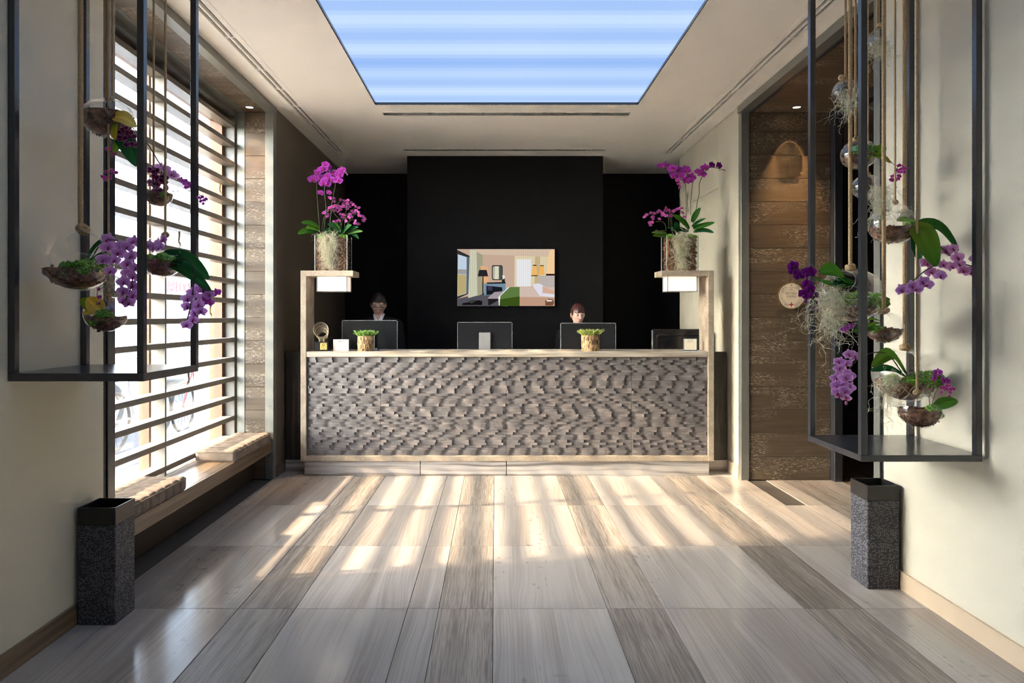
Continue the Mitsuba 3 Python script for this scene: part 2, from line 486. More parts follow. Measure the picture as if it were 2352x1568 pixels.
YD = [0.6, 1.2, 1.8, 2.4, 3.0, 3.6, 4.14, 4.732, 5.356, 5.819, 6.291, 6.893, 7.527, 8.134]
for (x0, x1, y0, y1), lab in ((DL, 'long linear air diffuser in the ceiling on the window side'), (DR, 'long linear air diffuser in the ceiling on the panelled door side')):
    t = thing('air_diffuser', lab, 'air vent')
    z = CEIL - 0.002
    w = (x1 - x0)
    part(t, 'backing', bx(x0 - .005, x1 + .005, y0, y1, CEIL + .04, CEIL + .05), 'black')
    rails = [(x0 - .006, x0 + .034), (x0 + .060, x0 + .078), (x0 + .104, x1 + .006)]
    for a, b in rails:
        part(t, 'rail', bx(a, b, y0, y1, z, CEIL + .02), 'ceiling_paint')
    for yy in YD[1:-1]:
        part(t, 'cross_bar', bx(x0 + .034, x0 + .104, yy - .008, yy + .008, z, CEIL + .02), 'ceiling_paint')
    part(t, 'end_cap', bx(x0 - .006, x1 + .006, y1 - .012, y1, z, CEIL + .02), 'ceiling_paint')

# left side: near wall, window niche, far wall
struct('wall_left', cat(bx(-2.77, XL, Y0, 3.56, 0, CEIL + .26), bx(-2.77, -2.06, 6.29, 6.345, 0, CEIL + .26), bx(-2.77, -2.05, 3.56, 6.29, 3.385, CEIL + .26)), 'wall_paint', 'greige painted wall on the window side of the lobby')
struct('wall_left_far', bx(-2.77, XL, 6.3455, YB + .1, 0, CEIL + .26), 'shaded_wall_paint', 'wall between the window niche and the black rear wall, its shade put into the dark colour')
struct('baseboard_left', cat(bx(XL, XL + .014, Y0, 3.56, 0, .10), bx(XL, XL + .014, 6.36, 6.57, 0, .10)), 'bench_wood', 'low brown wooden baseboard along the wall on the window side')
tr = thing('trim_1', 'grey metal portal trim framing the window niche', kind='structure')
part(tr, 'far_post', rbx(-2.115, -2.036, 6.262, 6.345, 0, 3.37, .002), 'grey_metal')
part(tr, 'near_post', rbx(-2.115, -2.038, 3.59, 3.66, 0, 3.37, .002), 'charcoal_metal')
part(tr, 'shadow_gap', bx(-2.10, -2.046, 3.56, 3.59, 0, 3.43), 'black')
part(tr, 'beam', rbx(-2.115, -2.034, 3.565, 6.345, 3.37, CEIL, .002), 'grey_metal')
part(tr, 'inner_post', rbx(-2.372, -2.30, 6.262, 6.29, 0, 3.37, .002), 'grey_metal')
part(tr, 'inner_soffit', bx(-2.42, -2.30, 3.59, 6.265, 3.37, 3.385), 'grey_metal')
pn = thing('wall_panelling_1', 'brown textured wood boards lining the window niche', kind='structure')
for k in range(16):
    z0, z1 = k * .212 + .0006, min((k + 1) * .212 - .0006, 3.369)
    part(pn, 'board', rbx(-2.299, -2.116, 6.268 - .0008 * (k % 3), 6.29, z0, z1, .002), 'wood_panel')
part(pn, 'soffit_board', bx(-2.299, -2.116, 3.66, 6.29, 3.371, 3.385), 'wood_panel')

# far walls behind the reception
struct('wall_back', bx(-2.1, 4.1, YB, YB + .1, 0, CEIL + .2), 'black_wall_paint', 'matt black rear wall set back behind the reception')
struct('wall_centre', rbx(-1.067, 1.300, 8.246, YB, 0, CEIL, .002), 'black_wall_paint', 'projecting matt black chimney-like wall that carries the screen')

# right side: near wall, recess with doorway, door wall
struct('wall_right', cat(bx(XR, 2.42, Y0, 3.93, 0, CEIL + .26), bx(2.42, 3.2, 3.70, 3.93, 0, CEIL + .26)), 'wall_paint', 'pale greige painted wall on the side of the round sign')
struct('baseboard_right', cat(bx(XR - .014, XR, Y0, 3.93, 0, .10), bx(2.236, 2.25, 6.30, 8.34, 0, .115)), 'pale_wood', 'pale wooden baseboard along the wall on the side of the round sign')
tr2 = thing('trim_2', 'grey metal portal trim framing the recess with the round sign', kind='structure')
part(tr2, 'far_post', rbx(2.243, 2.316, 6.230, 6.30, 0, 3.36, .002), 'grey_metal')
part(tr2, 'near_post', rbx(2.226, 2.30, 3.955, 4.02, 0, 3.36, .002), 'grey_metal')
part(tr2, 'shadow_gap', bx(2.236, 2.30, 3.93, 3.955, 0, 3.43), 'black')
part(tr2, 'beam', rbx(2.232, 2.316, 3.94, 6.30, 3.36, CEIL, .002), 'grey_metal')
part(tr2, 'inner_soffit', bx(2.316, 2.345, 3.94, 6.235, 3.35, 3.385), 'charcoal_metal')
pn2 = thing('wall_panelling_2', 'dark brown textured wood boards behind the round sign', kind='structure')
for k in range(16):
    z0, z1 = k * .212 + .0006, min((k + 1) * .212 - .0006, 3.359)
    part(pn2, 'board', rbx(2.317, 3.062, 6.242 - .0008 * ((k * 2) % 3), 6.27, z0, z1, .002), 'wood_panel')
part(pn2, 'soffit_board', bx(2.34, 3.10, 3.93, 6.27, 3.361, 3.385), 'wood_panel')
part(pn2, 'backing', cat(bx(2.30, 3.2, 6.272, 6.31, 0, 3.69), bx(2.25, 3.2, 3.93, 6.272, 3.386, 3.69)), 'black')
d1 = thing('door_1', 'tall black door frame at the end of the wood panelling', kind='structure')
part(d1, 'jamb', rbx(3.064, 3.136, 6.165, 6.268, 0, 3.36, .002), 'charcoal_metal')
part(d1, 'jamb', rbx(3.064, 3.136, 4.45, 4.55, 0, 3.36, .002), 'charcoal_metal')
part(d1, 'head', rbx(3.064, 3.136, 4.55, 6.165, 3.28, 3.36, .002), 'charcoal_metal')
part(d1, 'side_wall', bx(3.064, 3.2, 3.93, 4.45, 0, 3.4), 'wood_panel')
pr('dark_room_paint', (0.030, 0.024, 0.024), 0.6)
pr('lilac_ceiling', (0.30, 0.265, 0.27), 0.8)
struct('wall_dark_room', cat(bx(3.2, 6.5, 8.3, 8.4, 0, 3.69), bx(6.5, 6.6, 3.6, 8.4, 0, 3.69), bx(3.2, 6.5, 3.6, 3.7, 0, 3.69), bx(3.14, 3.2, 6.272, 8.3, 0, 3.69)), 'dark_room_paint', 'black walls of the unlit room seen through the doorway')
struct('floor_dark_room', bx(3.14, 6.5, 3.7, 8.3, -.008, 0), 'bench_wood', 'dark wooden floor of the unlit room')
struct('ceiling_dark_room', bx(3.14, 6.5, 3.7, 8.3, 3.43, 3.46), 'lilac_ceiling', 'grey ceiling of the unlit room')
dk = thing('added_fill_lamp', 'dim lamp added to light the ceiling of the dark room beyond the doorway', 'lamp')  # added lamp, brightens the ceiling seen through the doorway
scene[dk + '__housing'] = mikit.ply(bx(4.6, 5.6, 7.8, 7.9, 3.0, 3.02), 'black')
scene[dk + '__glow_strip'] = emitter(bx(4.62, 5.58, 7.82, 7.88, 3.02, 3.03), (1.2, 1.0, 0.95))

struct('wall_right_far', cat(bx(2.262, 2.42, 6.31, 8.34, 0, CEIL + .26), bx(2.42, 4.1, 8.30, 8.34, 0, CEIL + .26), bx(4.1, 4.2, 8.3, 9.4, 0, CEIL + .26)), 'wall_paint', 'wall with flush greige panels beside the reception')
for nm, ya, yb, za, zb in (('panel', 6.303, 6.902, .0, CEIL), ('panel', 6.906, 7.786, 2.795, CEIL), ('panel', 7.790, 8.339, .0, CEIL), ('door_panel', 6.906, 7.786, .008, 2.790)):
    part('wall_right_far', nm, rbx(2.25, 2.262, ya, yb, za, zb, .002), 'wall_paint')

# entrance front behind the camera: wall, its opening shut by doors added to block daylight
struct('wall_front', cat(bx(-2.77, -.75, Y0 - .15, Y0, 0, 3.7), bx(.75, 2.5, Y0 - .15, Y0, 0, 3.7), bx(-.75, .75, Y0 - .15, Y0, 2.3, 3.7)), 'wall_paint', 'entrance wall behind the viewer')
dd = thing('added_door_2', 'unseen closed doors added behind the viewer to keep daylight out', kind='structure')
for x0, x1 in ((-.749, -.002), (.002, .749)):
    part(dd, 'leaf', rbx(x0, x1, Y0 - .10, Y0 - .05, 0, 2.299, .004), 'bench_wood')

# ------------------------------------------------------------------ the window and its slatted screen
w1 = thing('window_1', 'large brown framed street window behind the slats', kind='structure')
WX = -2.55
part(w1, 'jamb', rbx(-2.59, -2.475, 6.185, 6.29, .30, 3.385, .003), 'brown_frame')
part(w1, 'jamb', rbx(-2.59, -2.475, 3.56, 3.64, .30, 3.385, .003), 'brown_frame')
part(w1, 'head', rbx(-2.59, -2.475, 3.64, 6.185, 3.27, 3.385, .003), 'brown_frame')
part(w1, 'sill', rbx(-2.77, -2.39, 3.56, 6.29, .0, .325, .003), 'facade')
part(w1, 'reveal', bx(-2.772, -2.592, 6.272, 6.295, .325, 3.385), 'facade')
part(w1, 'mullion', rbx(-2.575, -2.50, 4.93, 4.965, .325, 3.27, .002), 'brown_frame')
for ya, yb in ((3.64, 4.93), (4.965, 6.185)):
    part(w1, 'pane', trimesh.Trimesh([[WX, ya, .325], [WX, yb, .325], [WX, yb, 3.27], [WX, ya, 3.27]], [[0, 1, 2], [0, 2, 3]], process=False), 'glass')

ss = thing('slatted_screen', 'tall screen of horizontal brown metal slats in front of the street window', 'window screen')
SX0, SX1 = -2.385, -2.485
for y in (3.70, 4.935, 6.245):
    part(ss, 'upright', bx(SX1, SX0 + .001, y - .010, y + .010, .33, 3.37), 'slat_metal')
for k in range(-2, 15):
    z = .768 + .178 * k
    part(ss, 'slat', rbx(SX1, SX0, 3.71, 4.925, z - .040, z, .002), 'slat_metal')
    part(ss, 'slat', rbx(SX1, SX0, 4.945, 6.235, z - .040, z, .002), 'slat_metal')
part(ss, 'head', rbx(SX1, SX0 + .004, 3.66, 6.26, 3.33, 3.37, .002), 'grey_metal')

gr = thing('air_grille', 'white linear air grille on the sill between bench and slats', 'air vent')
for k in range(6):
    part(gr, 'blade', bx(-2.475 + k * .0155, -2.466 + k * .0155, 3.60, 6.26, .325, .345), 'white_plastic')

bn = thing('window_bench', 'long low wooden bench fixed under the slatted window', 'bench')
part(bn, 'seat_board', rbx(-2.384, -2.079, 3.662, 6.26, .320, .344, .002), 'bench_wood')
part(bn, 'front_board', rbx(-2.079, -2.058, 3.662, 6.26, .244, .344, .002), 'bench_wood')
part(bn, 'plinth', bx(-2.36, -2.22, 3.662, 6.26, 0, .320), 'toe_black', label='recessed dark plinth')


def cushion(x0, x1, y0, y1, z0, z1, ny):
    """Quilted seat pad: a closed superelliptic slab with stitched channels."""
    nx, nyy, nz = 30, int((y1 - y0) / .0045), 9
    b = trimesh.creation.box(extents=[2, 2, 2])
    U = np.linspace(-1, 1, nx)
    V = np.linspace(-1, 1, nyy)
    W = np.linspace(-1, 1, nz)
    vs, fs, off = [], [], 0
    def face(A, B, fn, flip):
        nonlocal off
        a, bb = np.meshgrid(A, B, indexing='ij')
        v = np.stack(fn(a, bb), -1).reshape(-1, 3)
        f = grid_faces(len(A), len(B), False) + off
        vs.append(v); fs.append(f[:, ::-1] if flip else f); off += len(v)
    one = np.ones_like
    face(U, V, lambda a, b: (a, b, one(a)), False)
    face(U, V, lambda a, b: (a, b, -one(a)), True)
    face(U, W, lambda a, b: (a, -one(a), b), False)
    face(U, W, lambda a, b: (a, one(a), b), True)
    face(V, W, lambda a, b: (one(a), a, b), False)
    face(V, W, lambda a, b: (-one(a), a, b), True)
    m = trimesh.Trimesh(np.vstack(vs), np.vstack(fs), process=False)
    m.merge_vertices()
    v = np.array(m.vertices)
    hx, hy, hz = (x1 - x0) / 2, (y1 - y0) / 2, (z1 - z0) / 2
    p = v * [hx, hy, hz]
    r = .022
    core = np.clip(p, [-(hx - r), -(hy - r), -(hz - r)], [hx - r, hy - r, hz - r])
    d = p - core
    L = np.linalg.norm(d, axis=1, keepdims=True)
    nrm = d / np.maximum(L, 1e-9)
    p = core + nrm * np.minimum(L, r)
    s = hy * 2 / ny
    wob = .010 * (meshkit.noise(np.stack([p[:, 0] * 9 + 3, p[:, 1] * 3, p[:, 2] * 0], 1)) - .5)
    ph = np.abs(((p[:, 1] + hy + wob) / s) - np.round((p[:, 1] + hy + wob) / s)) * s
    ch = np.exp(-(ph / .008) ** 2)
    px = np.abs(np.abs(p[:, 0]) - hx * .36)
    ch2 = np.exp(-(px / .006) ** 2) * (np.abs(nrm[:, 2]) > .5) * .7
    puff = np.clip(1 - np.abs(ph / (s / 2)), 0, 1)
    edge = np.abs(nrm[:, 1]) > .8
    disp = np.where(edge, 0, -.0100 * ch - .005 * ch2 + .004 * (1 - puff) + .006 * (meshkit.noise(p * 30 + 9) - .5))
    p = p + nrm * disp[:, None]
    m.vertices = p + [(x0 + x1) / 2, (y0 + y1) / 2, (z0 + z1) / 2]
    zt = (z1 - .012)
    o = .004
    loop = [(x0 - o + .02, y0 - o, zt), (x1 + o - .02, y0 - o, zt), (x1 + o, y0 + .02, zt), (x1 + o, y1 - .02, zt), (x1 - .02, y1 + o, zt), (x0 + .02, y1 + o, zt), (x0 - o, y1 - .02, zt), (x0 - o, y0 + .02, zt), (x0 - o + .02, y0 - o, zt)]
    return m, tube(loop, .0035, 6, caps=False)


for (ya, yb, n), lab in (((5.38, 6.235, 9), 'taupe quilted seat pad at the far end of the window bench'), ((3.68, 4.54, 9), 'taupe quilted seat pad at the near end of the bench beside the bin')):
    t = thing('bench_cushion', lab, 'cushion', 'quilted cushions on the window bench')
    m, pipe = cushion(-2.372, -2.052, ya, yb, .344, .436, n)
    part(t, 'pad', m, 'fabric', True)
    part(t, 'piping', pipe, 'fabric', True)

for px, py, Yb, s, face, metal, lab in ((436, 885, None, 1, -1, 'slat_metal', 'black metal bird on a slat just below the hanging shelf'), (486, 727, None, 1, 1, 'gold', 'golden metal bird on a slat under the lilac blooms'), (415, 563, None, 1, 1, 'slat_metal', 'metal bird on a slat behind the glass globe with green leaves'), (508, 448, None, .9, 1, 'gold', 'golden metal bird high on the slats near the far end')):
    Yv = SX0 * FOC / (px - CX) + 0.0
    zv = EYE - (py - CY) * Yv / FOC
    k = round((zv - .768) / .178)
    z = .768 + .178 * k
    body = [(0, .045), (.010, .075), (.018, .100), (.016, .118), (.006, .128), (-.005, .124), (-.014, .114), (-.024, .108), (-.015, .104), (-.016, .085), (-.022, .060), (-.018, .040), (-.006, .030), (.010, .030), (.026, .012), (.036, .014), (.030, .030), (.018, .048)]
    poly = Polygon([(Yv + .9 * (a * face if face else a) * s, z + b * s) for a, b in body]).buffer(0)
    legs = cat(bx(SX0 - .012, SX0 - .009, Yv - .003, Yv, z, z + .036 * s), bx(SX0 - .012, SX0 - .009, Yv + .005, Yv + .008, z, z + .036 * s), bx(SX0 - .02, SX0 - .002, Yv - .006, Yv + .012, z, z + .002))
    t = thing('bird_ornament', lab, 'ornament', 'metal birds on the slats')
    part(t, 'silhouette', plate_x(poly, SX0 - .013, SX0 - .009), metal)
    part(t, 'legs', legs, metal)

# ------------------------------------------------------------------ the street outside
struct('street', bx(-90, 40, -40, 130, -.14, -.062), 'paving', 'paved street outside the window')
struct('terrace', bx(-2.9, 6.7, Y0 - .2, 9.5, -.062, -.060), 'grout', 'base under the lobby')
bl = thing('apartment_building', 'pale apartment building across the square, seen through the slats', 'building')
part(bl, 'wall', bx(-58, -48, -15, 110, -.06, 7.2), 'facade')
for i in range(9):
    for j in range(2):
        part(bl, 'window', rbx(-48.02, -47.95, 20 + i * 9, 21.6 + i * 9, .9 + j * 3.2, 2.9 + j * 3.2, .02), 'brown_frame')


def wheel(c, R, w):
    return lathe([(R * .5, -w / 2), (R * .9, -w / 2), (R, -w * .32), (R, w * .32), (R * .9, w / 2), (R * .5, w / 2)], 28), lathe([(.001, w * .3), (R * .2, w * .34), (R * .5, w * .42), (R * .56, w * .44), (R * .56, -w * .4), (.001, -w * .4)], 28)


def vehicle(t, prof, x0, x1, wheels, R, mat):
    body = plate_x(Polygon(prof), x0, x1)
    part(t, 'body', body, mat)
    for y in wheels:
        for x in (x0 + .06, x1 - .06):
            for nm, m in zip(('tyre', 'rim'), wheel(None, R, .2)):
                part(t, nm, move(m, (x, y, R - .06), ry=90), 'rubber' if nm == 'tyre' else 'silver', 40)


van = thing('removal_van', 'white removal van with red and grey lettering parked across the street', 'van')
vehicle(van, [(12.0, .3), (17.3, .3), (17.3, 1.1), (17.1, 1.35), (16.6, 2.2), (16.4, 2.5), (12.0, 2.55)], -9.0, -7.0, (12.9, 16.4), .36, 'white_plastic')
part(van, 'windscreen', plate_x([(16.1, 1.4), (16.95, 1.4), (16.55, 2.1), (16.1, 2.1)], -7.0, -6.985), 'black_gloss')
for s, y, z, h, mat in (('TRASLOCHI', 14.15, 2.03, .22, 'red_paint'), ('LARIO', 14.15, 1.63, .25, 'slat_metal')):
    tm = meshkit.text_mesh(s, h, .01, bold=True)
    v = np.array(tm.vertices)
    tm.vertices = np.stack([-6.998 + v[:, 2], y + v[:, 0], z + v[:, 1]], 1)
    part(van, 'lettering', tm, mat)
car = thing('parked_car', 'silver car parked outside the window', 'car')
vehicle(car, [(5.9, .25), (10.0, .25), (10.1, .75), (9.9, .95), (9.0, 1.02), (8.2, 1.48), (6.7, 1.5), (6.0, 1.1), (5.85, .8)], -6.9, -5.2, (6.7, 9.2), .33, 'car_paint')
part(car, 'side_window', plate_x([(6.5, 1.08), (8.85, 1.04), (8.15, 1.40), (6.75, 1.42)], -5.2, -5.19), 'black_gloss')
part(car, 'mirror', rbx(-5.2, -5.02, 8.55, 8.68, 1.02, 1.15, .03), 'black_gloss')


def bicycle(t, c, col):
    x, y = c
    zc = .28
    for dy in (-.52, .52):
        part(t, 'wheel', cat(ring((x, y + dy, zc), .33, .018, 0, 40, 6), *[tube([(x, y + dy, zc), (x, y + dy + .32 * math.cos(a), zc + .32 * math.sin(a))], .002, 4) for a in np.linspace(0, 2 * math.pi, 15)[:-1]]), 'rubber', 40)
    P = {'r': (x, y - .52, zc), 'f': (x, y + .52, zc), 'b': (x, y - .08, zc), 's': (x, y - .22, .78), 'h': (x, y + .38, .82), 'g': (x, y + .33, .95)}
    part(t, 'frame', cat(*[tube([P[a], P[b]], .016, 8) for a, b in ('rb', 'rs', 'bs', 'bh', 'sh', 'hf', 'hg')]), col, 40)
    part(t, 'saddle', rbx(x - .07, x + .07, y - .36, y - .10, .80, .86, .03), 'rubber')
    part(t, 'handlebar', tube([(x - .28, y + .22, .98), (x - .2, y + .33, .97), (x + .2, y + .33, .97), (x + .28, y + .22, .98)], .013, 8), 'silver', 40)


b1 = thing('bicycle', 'dark bicycle leaning near the kerb outside, left of the middle upright', 'bicycle', 'bicycles outside')
bicycle(b1, (-4.35, 8.3), 'silver')
b2 = thing('bicycle', 'red-framed bicycle outside, right of the middle upright', 'bicycle', 'bicycles outside')
bicycle(b2, (-4.2, 9.7), 'red_paint')
# ------------------------------------------------------------------ the reception desk
YF = 6.39
dx = lambda px, Y=YF: (px - CX) * Y / FOC      # noqa: E731
dz = lambda py, Y=YF: EYE - (py - CY) * Y / FOC  # noqa: E731
desk = thing('reception_desk', 'long reception desk with a carved grey slat front in a grey oak frame', 'reception desk')
XA, XB = dx(690), dx(1640)
TH = .053
ZB0, ZB1, ZC0, ZC1, ZT = .139, .188, 1.113, 1.166, 1.924
YR = YF + .29
part(desk, 'post', rbx(XA, XA + TH, YF, YR, ZB0, ZT, .002), 'oak')
part(desk, 'post', rbx(XB - TH, XB, YF, YR, ZB0, ZT, .002), 'oak')
part(desk, 'bottom_rail', rbx(XA + TH, XB - TH, YF, YF + .06, ZB0, ZB1, .002), 'oak')
XSL, XSR = dx(811), dx(1519.5)
part(desk, 'shelf', rbx(XA + TH, XSL, YF, YR, ZT - .053, ZT, .002), 'oak')
part(desk, 'shelf', rbx(XSR, XB - TH, YF, YR, ZT - .053, ZT, .002), 'oak')
part(desk, 'counter_top', rbx(XA + TH + .001, XB - TH - .001, YF + .002, 6.84, ZC0, ZC1, .003), 'counter_stone', label='pale veined counter top')
part(desk, 'carcass', bx(XA + TH, XB - TH, 6.45, 6.82, .14, ZC0 - .001), 'dark_wood')
for a, b in ((dx(699, 6.41), dx(965, 6.41)), (dx(966, 6.41), dx(1163, 6.41)), (dx(1164, 6.41), dx(1629, 6.41))):
    part(desk, 'plinth', rbx(a + .001, b - .001, 6.41, 6.60, 0, ZB0 - .001, .002), 'plinth_stone')
wt = thing('staff_worktop', 'dark low worktop behind the counter that carries the monitors', 'worktop')
part(wt, 'top', rbx(XA + TH, 2.04, 6.845, 7.18, .86, .90, .003), 'dark_wood')
for x in (XA + TH + .02, .1, 1.98):
    part(wt, 'leg', bx(x, x + .04, 6.86, 7.14, 0, .86), 'dark_wood')

PX = [dx(703, 6.41) + .003, dx(873.5, 6.41), dx(1162.5, 6.41), dx(1450.5, 6.41), dx(1624.5, 6.41)]
NR = 38
RH = (ZC0 - ZB1 - .004) / NR
STEP = {0, 1, 7, 8, 11, 12, 13, 18, 21, 22, 28, 29, 32, 33, 34}
phase, rowp = 0.0, []
r2 = np.random.default_rng(3)
for k in range(NR):
    phase += r2.uniform(-.16, .42)
    rowp.append((phase, r2.uniform(.150, .172), k in STEP, r2.uniform(.75, 1.1)))
panels = []
for a, b in zip(PX[:-1], PX[1:]):
    panels.append(part(desk, 'front_panel', bx(a + .001, b - .001, 6.436, 6.449, ZB1 + .001, ZC0 - .002), 'dark_wood'))
for pk, a, b in zip(panels, PX[:-1], PX[1:]):
    for k, (ph, per, stepped, amp) in enumerate(rowp):
        z1 = ZC0 - .003 - k * RH
        z0 = z1 - RH + .0006
        n = int((b - a) / .008)
        xs = np.linspace(a + .0012, b - .0012, n)
        if stepped:
            u = (xs / per + ph)
            cuts = (np.arange(math.floor(u[0]), math.ceil(u[-1]) + 1) - ph) * per
            cuts = cuts[(cuts > a + .004) & (cuts < b - .004)]
            xs = np.sort(np.concatenate([xs, cuts - 1e-4, cuts + 1e-4]))
            u = xs / per + ph
            f = u - np.floor(u)
            d = .0165 * amp * (1.3 * (f - .26) ** 2 + .45 * f * f)
        else:
            f = xs / per + ph
            w = 2 * np.pi * f
            d = .0062 * amp * (1 - np.sin(w + .5) - .38 * np.sin(2 * w) - .12 * np.sin(3 * w)) + .0015 * np.sin(2 * np.pi * xs / (per * 3.7) + k)
        yf = 6.4255 - np.clip(d, -.004, .024)
        m = len(xs)
        v = np.vstack([np.stack([xs, yf, np.full(m, z1)], 1), np.stack([xs, yf, np.full(m, z0)], 1), np.stack([xs, np.full(m, 6.437), np.full(m, z1)], 1), np.stack([xs, np.full(m, 6.437), np.full(m, z0)], 1)])
        i = np.arange(m - 1)
        def qd(p, q, r, s):
            return np.vstack([np.stack([p, q, r], 1), np.stack([p, r, s], 1)])
        fcs = np.vstack([qd(i, i + m, i + 1 + m, i + 1), qd(i + 2 * m, i, i + 1, i + 1 + 2 * m), qd(i + m, i + 3 * m, i + 1 + 3 * m, i + 1 + m), [[0, 2 * m, m], [m, 2 * m, 3 * m], [m - 1, 2 * m - 1, 3 * m - 1], [2 * m - 1, 4 * m - 1, 3 * m - 1]]])
        part(pk, 'slat', trimesh.Trimesh(v, fcs, process=False), 'slat_stone', 30)

for nm, x0, x1, lab in (('side_screen', -2.030, -1.835, 'low black wooden screen between the desk and the wall on the window side'), ('side_screen', 2.012, 2.234, 'low black wooden screen between the desk and the flush door wall')):
    t = thing(nm, lab, 'screen')
    part(t, 'panel', rbx(x0, x1, 6.60, 6.63, .109, 1.152, .002), 'dark_wood')
    part(t, 'base_board', rbx(x0, x1, 6.59, 6.63, 0, .108, .002), 'plinth_stone', label='grey stone base')

# lamps under the desk's shelves
pr('lamp_shell', (0.9, 0.86, 0.82), 0.5)
for x0, x1, lab in ((dx(727, 6.43), dx(797, 6.43), 'glowing white box lamp under the shelf at the window end of the desk'), (dx(1533, 6.43), dx(1602, 6.43), 'glowing white box lamp under the shelf at the door end of the desk')):
    t = thing('box_lamp', lab, 'lamp', 'box lamps under the desk shelves')
    zt, zb = ZT - .0535, 1.728
    scene[t + '__diffuser'] = emitter(rbx(x0 + .006, x1 - .006, 6.436, 6.624, zb + .006, zt - .001, .004), (0.74, 0.60, 0.52), 'lamp_shell')
    fr = []
    for xx in (x0, x1 - .005):
        for yy in (6.430, 6.625):
            fr.append(bx(xx, xx + .005, yy, yy + .005, zb, zt))
    fr += [bx(x0, x1, 6.430, 6.434, zb, zb + .004), bx(x0, x1, 6.626, 6.63, zb, zb + .004), bx(x0, x0 + .004, 6.43, 6.63, zb, zb + .004), bx(x1 - .004, x1, 6.43, 6.63, zb, zb + .004)]
    part(t, 'edge_frame', cat(*fr), 'grey_metal')

# ------------------------------------------------------------------ the wall screen with its picture
def hx(*c):
    return tuple(srgb(*c))


